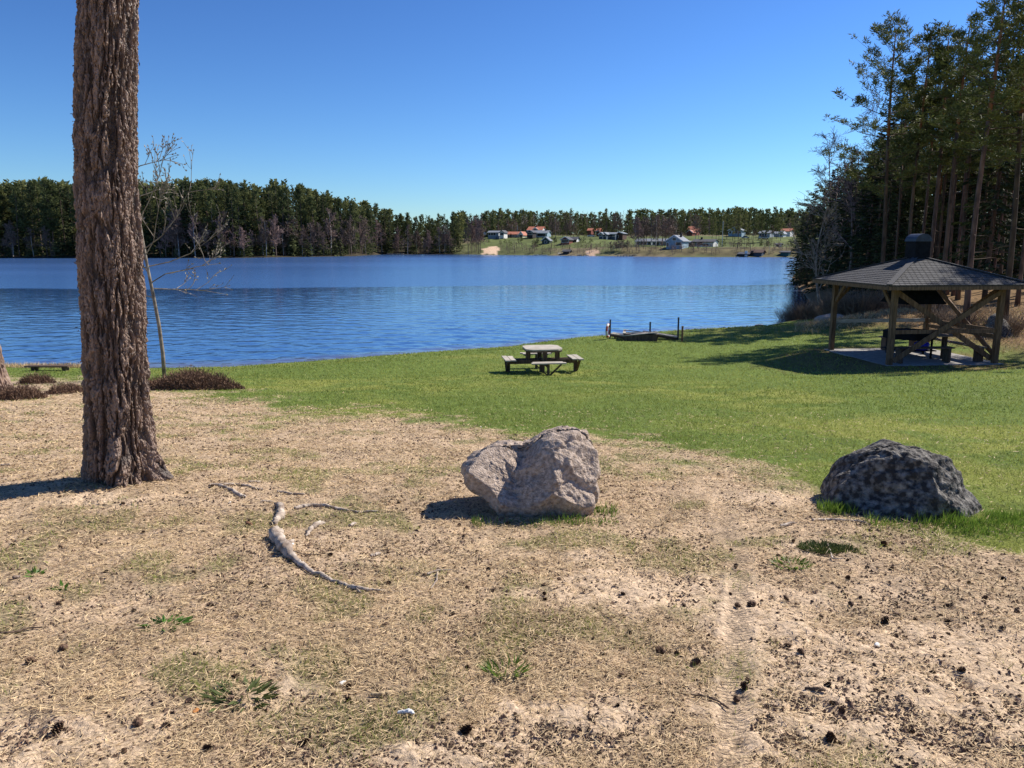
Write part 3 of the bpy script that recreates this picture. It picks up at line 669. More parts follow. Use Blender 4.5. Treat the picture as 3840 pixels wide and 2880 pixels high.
# ------------------------------------------------------------------ village
def make_house(name, label, zf, x0, x1, yb, ye, yr, Dm=8., axis='x', wall='wall_white', roof='tile_red', wins=(), chim=None, door=None, cat='house', y=None, gabwin=None, trim=None, over=.5, rz=-.24):
    u0, vb = zf(x0, yb); u1, _ = zf(x1, yb); _, ve = zf(x0, ye); _, vr = zf(x0, yr); uc = (u0+u1)/2
    p = on_ground(uc, vb, True)
    if y is not None: p = at_y(uc, vb, y)
    Y = p[1]; k = Y/FOC; W = (u1-u0)*k; Hw = (vb-ve)*k; Hr = max(.15, (ve-vr)*k)
    e = empty(name, (p[0], Y+Dm/2, p[2]), -math.atan2(p[0], Y)+rz); tag(e, label, cat)
    b = B(); b.box((0, 0, (Hw-1.5)/2), (W, Dm, Hw+1.5))
    h = W/2 if axis == 'y' else Dm/2
    gv = []
    if axis == 'y': gv = [[-W/2, -Dm/2, Hw], [W/2, -Dm/2, Hw], [0, -Dm/2, Hw+Hr], [-W/2, Dm/2, Hw], [W/2, Dm/2, Hw], [0, Dm/2, Hw+Hr]]
    else: gv = [[-W/2, -Dm/2, Hw], [-W/2, Dm/2, Hw], [-W/2, 0, Hw+Hr], [W/2, -Dm/2, Hw], [W/2, Dm/2, Hw], [W/2, 0, Hw+Hr]]
    b.add(gv, [[0, 1, 4, 3], [0, 3, 5, 2], [1, 2, 5, 4]], [[0, 2, 1], [3, 4, 5]])
    b.build('wall', M[wall], e)
    ov = over; sl = Hr/h; t = .22
    for sgn in (-1, 1):
        rb = B()
        if axis == 'y': A = [(0, -Dm/2-ov, Hw+Hr+.05), (0, Dm/2+ov, Hw+Hr+.05), (sgn*(W/2+ov), Dm/2+ov, Hw-sl*ov+.05), (sgn*(W/2+ov), -Dm/2-ov, Hw-sl*ov+.05)]
        else: A = [(-W/2-ov, 0, Hw+Hr+.05), (W/2+ov, 0, Hw+Hr+.05), (W/2+ov, sgn*(Dm/2+ov), Hw-sl*ov+.05), (-W/2-ov, sgn*(Dm/2+ov), Hw-sl*ov+.05)]
        A = np.array(A); V = np.concatenate([A, A+[0, 0, t]])
        rb.add(V, [[0, 1, 2, 3], [7, 6, 5, 4], [0, 4, 5, 1], [1, 5, 6, 2], [2, 6, 7, 3], [3, 7, 4, 0]])
        ro = rb.build('roof', M[roof], e)
        if sgn < 0 and chim is not None:
            cb = B(); cx = chim*W; cb.box((cx, (-.2 if axis == 'y' else 0), Hw+Hr+.3), (.8, .7, 1.5)); cb.build('chimney', M['wall_dark'] if roof != 'tile_red' else M['wall_red'], ro)
    if trim:
        tb = B(); f = -Dm/2-ov-.04
        if axis == 'y':
            for sgn in (-1, 1): tb.bar((0, f, Hw+Hr+.17), (sgn*(W/2+ov), f, Hw-sl*ov+.17), .08, .34)
        else:
            tb.bar((-W/2-ov, -Dm/2-ov-.04, Hw-sl*ov+.12), (W/2+ov, -Dm/2-ov-.04, Hw-sl*ov+.12), .08, .3)
        tb.build('bargeboard', M[trim], e)
    for (fx, fz, ww, wh) in wins:
        fb = B(); fb.box((fx*W, -Dm/2-.03, fz*Hw), (ww+.28, .08, wh+.28)); f = fb.build('window', M['white'], e)
        pb = B(); pb.box((fx*W, -Dm/2-.08, fz*Hw), (ww, .05, wh)); pb.build('pane', M['glass'], f)
    if gabwin:
        fb = B(); fb.box((0, -Dm/2-.03, Hw+Hr*.35), (gabwin+.25, .08, gabwin*.8+.25)); f = fb.build('window', M['white'], e)
        pb = B(); pb.box((0, -Dm/2-.08, Hw+Hr*.35), (gabwin, .05, gabwin*.8)); pb.build('pane', M['glass'], f)
    if door is not None:
        db = B(); db.box((door*W, -Dm/2-.03, 1.0), (.95, .09, 2.0)); db.build('door', M['wall_dark'] if wall != 'wall_dark' else M['white'], e)
    return e
W4 = [(-.36, .55, 1.1, 1.1), (-.12, .55, 1.1, 1.1), (.12, .55, 1.1, 1.1), (.36, .55, 1.1, 1.1)]
make_house('long_house', 'long brown house with a low orange-red roof above the sand slope', z4, 660, 950, 490, 442, 402, 9, wall='wall_brown', roof='tile_red', wins=[(-.35, .5, 1.6, .9), (-.1, .5, 1.6, .9), (.16, .5, 1.6, .9), (.38, .5, 1.2, .9)], door=.02)
make_house('gabled_wing', 'small white gabled wing at the right end of the long brown house', z4, 950, 1012, 488, 440, 400, 9.6, axis='y', wall='wall_white', roof='tile_red', wins=[(0, .45, 1.5, 1.2)], trim='white', cat='house')
make_house('white_house', 'white gabled house half hidden behind the long brown house', z4, 625, 690, 456, 405, 378, 8, axis='y', wall='wall_white', roof='tile_dark', wins=[(-.2, .5, 1., 1.2), (.22, .5, 1., 1.2)], y=400)
make_house('grey_house', 'low grey house at the left end of the village', z4, 425, 600, 462, 412, 385, 8, wall='wall_grey', roof='tile_grey', wins=W4[:3], y=405)
make_house('large_white_house', 'big white house with a broad orange tiled roof above the others', z4, 1090, 1330, 400, 370, 316, 10, wall='wall_white', roof='tile_red', wins=W4, trim='white', y=432, chim=.02)
make_house('dormer', 'white gabled dormer in the middle of the broad orange roof', z4, 1165, 1225, 385, 352, 330, 3, axis='y', wall='wall_white', roof='tile_red', wins=[(-.2, .5, .8, 1.), (.2, .5, .8, 1.)], trim='white', y=428, cat='dormer')
make_house('dark_cabin', 'dark gabled house squeezed left of the long blue-grey house', z4, 1078, 1172, 445, 405, 378, 8, axis='y', wall='wall_dark', roof='tile_dark', wins=[(-.2, .5, 1.1, 1.), (.2, .5, 1.1, 1.)], trim='wall_grey', y=398)
make_house('slate_house', 'long blue-grey house with a dark roof and a row of windows', z4, 1180, 1418, 482, 420, 382, 9, wall='wall_blue', roof='tile_grey', wins=[(-.38, .55, 1.2, 1.5), (-.1, .55, 1.2, 1.3), (.04, .55, 1.2, 1.3), (.18, .55, 1.2, 1.3), (.32, .55, 1.2, 1.3)], trim='white', chim=.3)
make_house('green_cabin', 'tiny dark green cabin with a bright sloping roof below the grey house', z4, 1318, 1440, 592, 542, 490, 5, axis='y', wall='wall_green', roof='tile_grey', trim='white', wins=[(0, .5, 1.1, 1.0)], over=.4)
make_house('gabled_red_house', 'small house with a dark red gable and white window band', z4, 1648, 1785, 602, 528, 486, 7, axis='y', wall='wall_red', roof='tile_dark', trim='white', wins=[(-.3, .7, .9, 1.2), (-.1, .7, .9, 1.2), (.1, .7, .9, 1.2), (.3, .7, .9, 1.2)])
make_house('white_annexe', 'low white annexe with a dark roof right of the red gable', z4, 1785, 1900, 576, 530, 488, 7, wall='wall_white', roof='tile_dark', wins=W4)
make_house('red_roofed_cottage', 'cottage with an orange roof peeping from the wood edge', z4, 2080, 2142, 400, 378, 345, 6, wall='wall_red', roof='tile_red', y=455)
make_house('blue_bungalow_gable', 'left dark blue gable of the long bungalow', z5, 305, 380, 655, 545, 515, 7, axis='y', wall='wall_navy', roof='tile_grey', trim='white', wins=[(-.1, .8, 1.4, 1.)])
make_house('blue_bungalow_porch', 'second dark blue gable of the long bungalow, with a white door', z5, 382, 462, 655, 545, 515, 8, axis='y', wall='wall_navy', roof='tile_grey', trim='white', wins=[(0, .8, 1.2, 1.)])
make_house('blue_bungalow', 'long dark blue bungalow with white-framed windows above a lawn', z5, 464, 655, 655, 545, 518, 9, wall='wall_navy', roof='tile_grey', trim='white', wins=[(-.3, .7, 1.4, 1.4), (0, .75, 1.8, 1.), (.3, .75, 1.8, 1.)])
make_house('brown_end_house', 'brown gabled end of the bungalow with a white corner post', z5, 657, 812, 655, 535, 508, 9, axis='y', wall='wall_brown', roof='tile_grey', trim='white', gabwin=None, wins=[(-.2, .5, 1.2, 1.2)])
make_house('tall_red_house', 'narrow red house with an orange roof left above the blue bungalow', z5, 240, 298, 540, 475, 430, 6, wall='wall_red', roof='tile_red', trim='white', y=440)
make_house('small_red_house', 'small orange-roofed house behind the parked white car', z5, 55, 128, 510, 470, 430, 6, wall='wall_red', roof='tile_red', y=450)
make_house('grey_longhouse', 'long low pale grey building behind the waterside clump of trees', z5, 1095, 1420, 775, 700, 650, 8, wall='wall_grey', roof='tile_grey', wins=W4)
make_house('grey_workshop', 'pale grey workshop joining the clump of trees to the blue gable', z5, 1440, 1760, 780, 700, 650, 8, wall='wall_grey', roof='tile_grey', wins=W4[:3])
make_house('blue_gabled_house', 'large pale blue house with a wide front gable above the bank', z5, 1785, 2105, 830, 690, 585, 11, axis='y', wall='wall_blue', roof='tile_grey', trim='white', wins=[(-.42, .45, .7, 1.5), (.18, .6, .8, 1.1), (.27, .6, .8, 1.1), (.38, .6, .8, 1.1)], chim=.22, gabwin=1.3)
make_house('carport', 'low white link with dark openings beside the pale blue house', z6, 158, 290, 632, 575, 556, 5, wall='wall_white', roof='tile_grey', wins=[(-.3, .4, 2., 1.5), (.25, .4, 2., 1.5)])
make_house('white_bungalow', 'long white bungalow with a dark roof left of the tall flagpole', z6, 292, 632, 634, 568, 530, 9, wall='wall_white', roof='tile_dark', trim='wall_dark', wins=[(-.42, .55, 1., 1.5), (-.35, .55, 1., 1.5), (-.16, .6, 1.2, 1.2), (-.07, .6, 1., 1.2), (.14, .3, 2.6, 1.0)], chim=-.18)
make_house('red_roofed_villa', 'villa with two orange roof slopes above the white bungalow', z6, 178, 252, 400, 358, 312, 7, wall='wall_red', roof='tile_red', y=440)
make_house('gabled_cottage', 'little cottage with a white-edged orange gable above the bungalow', z6, 165, 252, 428, 405, 372, 7, axis='y', wall='wall_red', roof='tile_red', trim='white', y=425)
make_house('long_red_roof_house', 'low orange-roofed house right of the little cottage gable', z6, 262, 325, 400, 385, 350, 7, wall='wall_red', roof='tile_red', y=440)
make_house('pale_villa', 'pale blue-grey villa half hidden behind the open pine stand', z6, 870, 1085, 445, 375, 320, 8, axis='y', wall='wall_blue', roof='tile_grey', trim='white', wins=W4, y=415)
make_house('hidden_grey_house', 'grey house behind the trunks right of the pale villa', z6, 1385, 1560, 480, 420, 385, 8, wall='wall_grey', roof='tile_grey', wins=W4[:3], y=405)
make_house('white_gable_cottage', 'little white cottage gable at the right end of the village', z6, 1695, 1768, 482, 425, 388, 6, axis='y', wall='wall_white', roof='tile_grey', trim='white', wins=[(0, .55, .9, 1.1)])
make_house('grey_roofed_shed', 'grey-roofed shed left of the little white cottage gable', z6, 1580, 1692, 478, 430, 400, 6, wall='wall_grey', roof='tile_grey')
make_house('orange_roof_house', 'orange-roofed house behind the little white cottage', z6, 1715, 1885, 440, 390, 350, 7, wall='wall_white', roof='tile_red', y=425)
make_house('boat_shed', 'low dark boat shed at the waterline on the right', z6, 1035, 1188, 806, 772, 748, 5, wall='wall_dark', roof='tile_dark', cat='shed', door=.3)
make_house('boathouse', 'dark boathouse with a brown roof right of the low shed', z6, 1243, 1412, 806, 748, 708, 5, wall='wall_navy', roof='wall_brown', cat='boathouse', door=-.38)
make_house('garden_shed', 'small grey garden shed with one window on the right bank', z6, 1638, 1698, 652, 612, 596, 4, wall='wall_grey', roof='tile_dark', cat='shed', wins=[(0, .55, 1., .9)])
make_house('teal_shed', 'dark teal hut at the waterline beside the near trees', z6, 1722, 1850, 800, 745, 728, 4, wall='teal', roof='tile_dark', cat='hut')
make_house('waterside_hut', 'low dark hut among bushes at the waterline', z4, 1668, 1765, 768, 728, 702, 4, wall='wall_dark', roof='tile_dark', cat='hut')
def pole(zf, x, yt, yb, label, m='white', r=.09, cat='flagpole', name='flagpole'):
    u, v = zf(x, yb); p = on_ground(u, v, True); H = (zf(x, yb)[1]-zf(x, yt)[1])*p[1]/FOC
    b = B(); b.tube([(0, 0, -.5), (0, 0, H)], [r, r*.6], 6); o = obj(name, b.mesh(name, M[m]), None, p); tag(o, label, cat)
    k = B(); k.tube([(0, 0, H), (0, 0, H+.12), (0, 0, H+.2)], [.06, .12, .02], 6); k.build('finial', M[m], o)
pole(z4, 457, 300, 462, 'white flagpole left of the long brown house')
pole(z4, 884, 300, 492, 'white flagpole in front of the long brown house')
pole(z4, 1068, 298, 450, 'grey pole between the brown house and the blue-grey house', 'wall_grey')
pole(z6, 697, 240, 640, 'tallest white flagpole, right of the white bungalow', r=.12)
pole(z6, 945, 600, 700, 'short dark post on the bank right of the tall flagpole', 'pole_dark', cat='post', name='bank_post')
pole(z6, 1165, 620, 720, 'dark post on the bank above the low boat shed', 'pole_dark', cat='post', name='bank_post')
pole(z6, 1475, 640, 760, 'pale post on the bank right of the boathouse', 'wall_grey', cat='post', name='bank_post')
def car(zf, x0, x1, yb, label, m='wall_white'):
    u0, v = zf(x0, yb); u1, _ = zf(x1, yb); p = on_ground((u0+u1)/2, v, True); k = max(.9, (u1-u0)*p[1]/FOC/4.3)
    e = empty('parked_car', (p[0], p[1], p[2])); e.scale = (k, k, k); tag(e, label, 'car')
    b = B(); b.box((0, 0, .6), (4.3, 1.7, .6), taper=.97); b.build('body', M[m], e)
    c = B(); c.box((-.1, 0, 1.15), (2.5, 1.5, .55), taper=.75); c.build('cabin', M['glass'], e)
    rf = B(); rf.box((-.1, 0, 1.46), (1.9, 1.15, .06)); rf.build('roof', M[m], e)
    for sx in (-1.35, 1.35):
        for sy in (-.8, .8):
            wb = B(); wb.tube([(sx, sy-.1, .32), (sx, sy+.1, .32)], .32, 10); wb.build('wheel', M['wall_dark'], e)
car(z4, 2075, 2140, 480, 'white car parked at the wood edge below the orange-roofed cottage')
car(z6, 1045, 1120, 505, 'white car parked behind the trunks left of the other two')
car(z6, 1340, 1382, 512, 'left one of two white cars parked together on the right')
car(z6, 1386, 1428, 512, 'right one of two white cars parked together on the right')
def boat(zf, x0, x1, yb, label, up=False, m='white', rz=0., tilt=0.):
    u0, v = zf(x0, yb); u1, _ = zf(x1, yb); p = at_y((u0+u1)/2, v, np.interp((u0+u1)/2, FU, FD)+(-1.2 if not up else 5)); W = (u1-u0)*p[1]/FOC
    z = max(gz(p[0], p[1]), 0)+.05
    xs = np.linspace(-1, 1, 11); V = []; Q = []; nn = 7
    for xx in xs:
        hw = .19*(1-abs(xx)**2.4)*W if xx > 0 else .19*(1-abs(xx)**5*.35)*W
        for a in np.linspace(-1, 1, nn): V.append((xx*W/2, hw*a, (.55 if abs(a) > .99 else .5*abs(a)**2.)*(1+.25*max(0, xx)**2)*W*.16))
    for i in range(10):
        for j in range(nn-1): Q.append([i*nn+j, (i+1)*nn+j, (i+1)*nn+j+1, i*nn+j+1])
    me = newmesh('hull', V, [Q], M[m], True)
    e = empty('rowing_boat', (p[0], p[1], z), rz); tag(e, label, 'boat')
    h = obj('hull', me, e); b = B()
    for q in (-.4, .1): b.box((q*W*.5, 0, W*.06), (W*.06, W*.33, W*.012))
    b.build('thwart', M['greywood'], e)
    if up: e.rotation_euler = (math.pi, tilt, rz); e.location.z += W*.1
    return e
boat(z4, 1150, 1235, 776, 'pale moored boat at the water edge, leftmost of the moored three')
boat(z4, 1232, 1300, 770, 'white moored boat in the middle of the moored three')
boat(z4, 1300, 1380, 776, 'pale moored boat, rightmost of the moored three')
boat(z4, 1538, 1572, 778, 'white boat standing bow up on the shore below the evergreens', up=True, rz=1.2)
boat(z4, 1560, 1612, 752, 'white upturned boat lying above the waterline', up=True)
boat(z4, 2025, 2080, 756, 'white upturned boat on the bank beside the brown sand patch', up=True, rz=.4)
boat(z4, 2000, 2075, 786, 'flat white boat in the water below the upturned one')
boat(z6, 912, 962, 812, 'small white raft-like boat in the water left of the boat shed')
def jetty(zf, x0, x1, yt, label, m='greywood', n=5):
    u0, v = zf(x0, yt); u1, _ = zf(x1, yt); uc = (u0+u1)/2; Y = np.interp(uc, FU, FD)-.6; x = (uc-512)/781*Y; W = (u1-u0)*Y/FOC
    e = empty('jetty', (x, Y, 0)); tag(e, label, 'jetty')
    b = B(); b.box((0, 0, .42), (W, 1.3, .12)); b.build('deck', M[m], e)
    for i in range(n):
        for s in (-.5, .5):
            q = B(); q.tube([((i/(n-1)-.5)*W*.95, s, -1.0), ((i/(n-1)-.5)*W*.95, s, .4)], .07, 5); q.build('post', M['darkwood'], e)
jetty(z4, 1880, 1950, 765, 'short dark jetty left of the upturned boat on the bank')
jetty(z5, 640, 1150, 900, 'long low jetty with posts below the waterside clump', n=9)
def zL(x, y): return (1250+x/2.95)/3.75, (740+y/2.95)/3.75
jetty(zL, 595, 775, 628, 'pale floating jetty below the dark headland wood')
b = B(); u, v = z4(347, 470); p = on_ground(u, v, True); b.box((0, 0, 1.2), (1.6, 1.2, 2.6)); o = obj('white_booth', b.mesh('white_booth', M['white']), None, p); tag(o, 'small white booth at the far left end of the village hedge', 'booth')
rb = B(); rb.box((0, 0, 2.62), (1.9, 1.5, .16)); rb.build('roof', M['tile_grey'], o)
b = B(); u, v = z4(400, 492); p = on_ground(u, v, True)
for k in range(60): b.box((rng.uniform(-11, 11), rng.uniform(-.4, .4), .6), (1., .9, 1.5), jit=.25)
o = obj('hedge', b.mesh('hedge', M['spruce']), None, p); tag(o, 'clipped dark hedge left of the long brown house', 'hedge')

# ------------------------------------------------------------------ near wood on the right shore
NP = []
PSPEC = [(16, .42, .13, 3.5, (.15, .1)), (15, .55, .11, 1.8, (-.1, 0)), (15, .55, .13, 1.9, (.1, .2)), (15.5, .50, .14, 2.0, (.35, .2)), (15, .50, .14, 2.8, (.2, .1))]
for i, (H, cs, rad, sp, ln) in enumerate(PSPEC):
    tr, cr = pine_parts(H, cs, 300+i, nb=[84, 36, 42, 38, 54][i], ncl=12, nl=24, ll=.25, lw=.040, rad=rad, spread=sp, lean=ln, wob=.10, low=7)
    NP.append((tr.mesh('pine_trunk', [M['bark_tree'], M['bark_orange']], True), cr.mesh('pine_crown', [M['branch'], M['pine']]), H))
NS = []
for i in range(4):
    H = [13, 15, 11, 16][i]
    tr, cr = spruce_parts(H, 320+i, nb=[210, 230, 180, 240][i], nl=30, base=[.02, .12, .02, .25][i], Rm=[2.1, 2.3, 1.9, 2.3][i], ll=.34, lw=.075)
    NS.append((tr.mesh('spruce_trunk', M['bark_tree'], True), cr.mesh('spruce_crown', [M['branch'], M['spruce']]), H))
NB = []
for i, (H, dr) in enumerate([(11, .12), (8.5, 0), (12, .16)]):
    tr, cr = bare_parts(H, 340+i, n1=14, n2=7, n3=6, rad=.085, tw=.011, spread=.30, up=1.25, start=.3, droop=dr)
    NB.append((tr.mesh('birch_stem', M['fartrunk'], True), cr.mesh('birch_branches', M['birch']), H))
def near_tree(kind, i, x, y, label, H=None, top=None, wid=1., rz=None, group=None, zb=None):
    tm, cm, H0 = {'pine': NP, 'spruce': NS, 'birch': NB}[kind][i]
    z = (gz(x, y) if zb is None else zb)-.12
    if top is not None: H = at_y(512, top, y)[2]-z-(.75 if kind == 'pine' else .1)
    k = (H or H0)/H0
    e = empty(kind+'_tree' if kind != 'birch' else 'bare_birch', (x, y, z), rng.uniform(0, 6.28) if rz is None else rz)
    e.scale = (k*wid, k*wid, k); obj('trunk', tm, e); obj('crown', cm, e); tag(e, label, 'tree', group); return e
def ux(u, y): return (u-512)/781*y
near_tree('pine', 0, ux(884, 43), 43, 'tall pine leftmost in the near wood, its flat layered crown standing free against the sky', top=13, rz=2.2)
near_tree('pine', 1, ux(911, 42), 42, 'slim pine rising straight above the shelter chimney, next right of the leftmost tall pine', top=16, rz=0)
near_tree('pine', 2, ux(931, 41), 41, 'pine with a kinked grey trunk just right of the chimney', top=20, rz=.2)
near_tree('pine', 3, ux(945, 40), 40, 'right-leaning pine with a thin open top, between the kinked pine and the spruce top', top=6, rz=0)
near_tree('pine', 4, ux(974, 33), 33, 'thick orange-barked pine with bare stubs behind the right half of the shelter', H=13.6, rz=.1)
near_tree('pine', 4, ux(1012, 34), 34, 'dark-trunked bushy pine at the right edge behind the shelter', H=14, rz=2.4)
near_tree('pine', 1, ux(1024, 39), 39, 'pine cut by the right edge with its top just in frame', top=8, rz=1)
near_tree('pine', 2, ux(963, 44), 44, 'grey-stemmed pine behind the orange-barked one', top=34, rz=3)
near_tree('spruce', 1, ux(990, 42), 42, 'big spruce whose pointed top reaches the upper frame edge', top=-8)
near_tree('spruce', 3, ux(1040, 44), 44, 'spruce at the right edge reaching out of frame', top=-12)
near_tree('birch', 0, ux(824, 74), 74, 'leafless drooping birch standing above the dark trees by the water', top=139, wid=1.1, rz=.5)
near_tree('birch', 2, ux(868, 62), 62, 'tall leafless birch left of the leftmost tall pine', top=106, wid=.8, rz=2)
near_tree('birch', 1, ux(850, 60), 60, 'lower bare tree between the two leafless birches', top=150, wid=1.1, rz=2)
# dark shore group: conifers stepping down to the water
for u, y, t, k, i in [(798, 104, 226, 'spruce', 0), (803, 90, 216, 'spruce', 2), (809, 82, 205, 'spruce', 0), (822, 76, 190, 'spruce', 1), (833, 70, 182, 'spruce', 2), (842, 68, 176, 'spruce', 0), (851, 64, 168, 'spruce', 2), (868, 56, 150, 'spruce', 0), (876, 54, 140, 'spruce', 1), (802, 100, 214, 'pine', 4), (806, 96, 200, 'pine', 3), (812, 90, 190, 'spruce', 2), (818, 84, 178, 'pine', 4), (829, 82, 168, 'spruce', 0), (838, 78, 172, 'pine', 4),
                      (846, 74, 158, 'spruce', 1), (856, 70, 150, 'pine', 4), (862, 66, 150, 'spruce', 0), (872, 62, 128, 'spruce', 1), (880, 58, 112, 'spruce', 3), (892, 60, 96, 'spruce', 0)]:
    near_tree(k, i, ux(u, y), y, {'spruce': 'dark spruce in the shaded belt where the wood meets the lake', 'pine': 'dark bushy pine in the shaded belt where the wood meets the lake'}[k], top=t,
              group=k+'s where the near wood meets the lake', wid=1.45)
for k_ in range(30):
    u = 872+180*rng.uniform(); y = rng.uniform(50, 78)
    kd = 'spruce' if rng.uniform() < .6 else 'pine'; i = int(rng.integers(4))
    t = np.interp(u, [870, 900, 940, 1060], [120, 90, 75, 50])+rng.uniform(-5, 60)
    near_tree(kd, i, ux(u, y), y, {'spruce': 'dark spruce deep inside the near wood behind the front pines', 'pine': 'slender pine deep inside the near wood behind the front trunks'}[kd], top=t,
              group=kd+'s deep in the near wood', wid=1.1)
for k_ in range(8):   # thin trunks of the second row
    u = [897, 921, 938, 952, 958, 981, 996, 1004, 1018, 1029, 947, 969][k_]; y = 46+rng.uniform(0, 5)
    near_tree('pine', [1, 2, 3][k_ % 3], ux(u, y), y, 'thin-stemmed pine in the second row of the near wood', top=rng.uniform(30, 75), group='thin pines in the second row', wid=.85)
for k_ in range(9):
    u = 868+170*rng.uniform(); y = rng.uniform(47, 58)
    near_tree('spruce', 0 if k_ % 2 else 2, ux(u, y), y, 'young low-branched spruce under the tall pines of the near wood', H=rng.uniform(4, 8), group='young spruces under the pines', wid=1.3)
near_tree('pine', 4, 24.6, 28.2, 'pine just outside the right edge of the photograph whose crown shades the shelter roof', H=14)
# more wood beyond the frame on the right, so that the stand goes on
for k_ in range(16):
    x = rng.uniform(34, 66); y = rng.uniform(40, 62)
    near_tree('pine', int(rng.integers(5)), x, y, 'pine of the wood to the right, outside the photograph', H=rng.uniform(13, 16), group='pines further right')
far_l = []
for k_ in range(150):
    y = rng.uniform(82, 230); x = y*rng.uniform(.41, .80)+2; z = gz(x, y)
    far_l.append((['pine', 'spruce'][k_ % 2], rng.integers(4), x, y, z-.3, rng.uniform(10, 15), 1.0))
massed('shore_woodland', far_l, 'dark wood continuing along the right shore behind the near trees', None)
# pale bare tree and shrubs by the right shore
tr, cr = bare_parts(6.4, 371, n1=13, n2=6, n3=5, rad=.085, tw=.012, spread=.38, up=1.3, start=.22, wob=.2)
p = on_ground(826, 324); e = empty('bare_tree', (ux(826, 44), 44, gz(ux(826, 44), 44)-.1)); tag(e, 'pale leafless tree standing at the water edge left of the shelter roof', 'tree')
tr.build('trunk', M['twig'], e, True); cr.build('branches', M['twig'], e)
SH = []
for i in range(3):
    b = B(); r = np.random.default_rng(380+i)
    for k in range(120):
        a = r.uniform(0, 6.28); rr = r.uniform(0, .35); d = np.array([math.cos(a)*r.uniform(.2, .9), math.sin(a)*r.uniform(.2, .9), 1.]); d /= np.linalg.norm(d)
        L = r.uniform(.5, 1.25); p0 = np.array([rr*math.cos(a), rr*math.sin(a), -.05])
        q = p0+np.outer(np.linspace(0, 1, 4), d*L)+r.normal(size=(4, 3))*.04; b.tube(q, [.008, .007, .005, .003], 3, tone=r.uniform(0, 1), cap=False)
        for m_ in range(3):
            s = q[r.integers(1, 3)]; dd = d+r.normal(size=3)*.5; b.tube([s, s+dd*.15, s+dd*.32], [.005, .004, .002], 3, tone=r.uniform(0, 1), cap=False)
    SH.append(b.mesh('shrub_twigs', M['shrub']))
for i, (u, y, s) in enumerate([(790, 47.5, .75), (797, 46.5, .9), (806, 46, 1.1), (818, 45, 1.1), (832, 43, 1.1), (842, 42, 1.2), (850, 41.5, 1.4), (858, 41, 1.4), (866, 40.5, 1.3), (874, 41, 1.2), (884, 41, 1.0),
                               (898, 40, 1.0), (912, 40.5, .9), (924, 40, .9), (940, 36, .9), (958, 34, .8), (975, 33, .8), (1005, 30, .8), (1016, 29.5, .9)]):
    x = ux(u, y); o = obj('bare_shrub', SH[i % 3], None, (x, y, gz(x, y)), i*1.3); o.scale = (s*1.2, s*1.2, s)
    tag(o, ['leafless reddish shrub on the grassy bank at the right shore', 'leafless shrub at the foot of the wood right of the shelter'][int(i > 13)], 'shrub', ['shrubs on the right bank', 'shrubs right of the shelter'][int(i > 13)])
def rock_mesh(name, r, seed, mat_, fl=.7, n=4):
    import bmesh
    bm = bmesh.new(); bmesh.ops.create_icosphere(bm, subdivisions=n, radius=1)
    for v in bm.verts:
        c = v.co; k = 1+.30*(fbm(np.array([c.x*1.1+seed]), np.array([c.y*1.1+c.z*1.7]), 1.3, 3, seed)[0]-.5)*2
        v.co = Vector((c.x*k*r[0], c.y*k*r[1], c.z*k*r[2]*fl))
    me = bpy.data.meshes.new(name); bm.to_mesh(me); bm.free(); me.materials.append(M[mat_])
    for q in me.polygons: q.use_smooth = True
    return me
for u, y, r, lb in [(836, 39.5, (.8, .4, .28), 'flat pale rock lying on the bank behind the shelter left post'), (1008, 29.5, (.5, .5, .75), 'dark boulder shape standing in for a bush mass at the right edge'),  # right-edge rock shape is a stand-in for a dark bush mass
                    (764, 43.6, (.32, .2, .12), 'small stone at the shoreline left of the bank')]:
    x = ux(u, y); o = obj('shore_rock', rock_mesh('shore_rock', r, y, 'rock' if y > 30 else 'rock2', 1, 3), None, (x, y, gz(x, y)+.02)); tag(o, lb, 'rock')

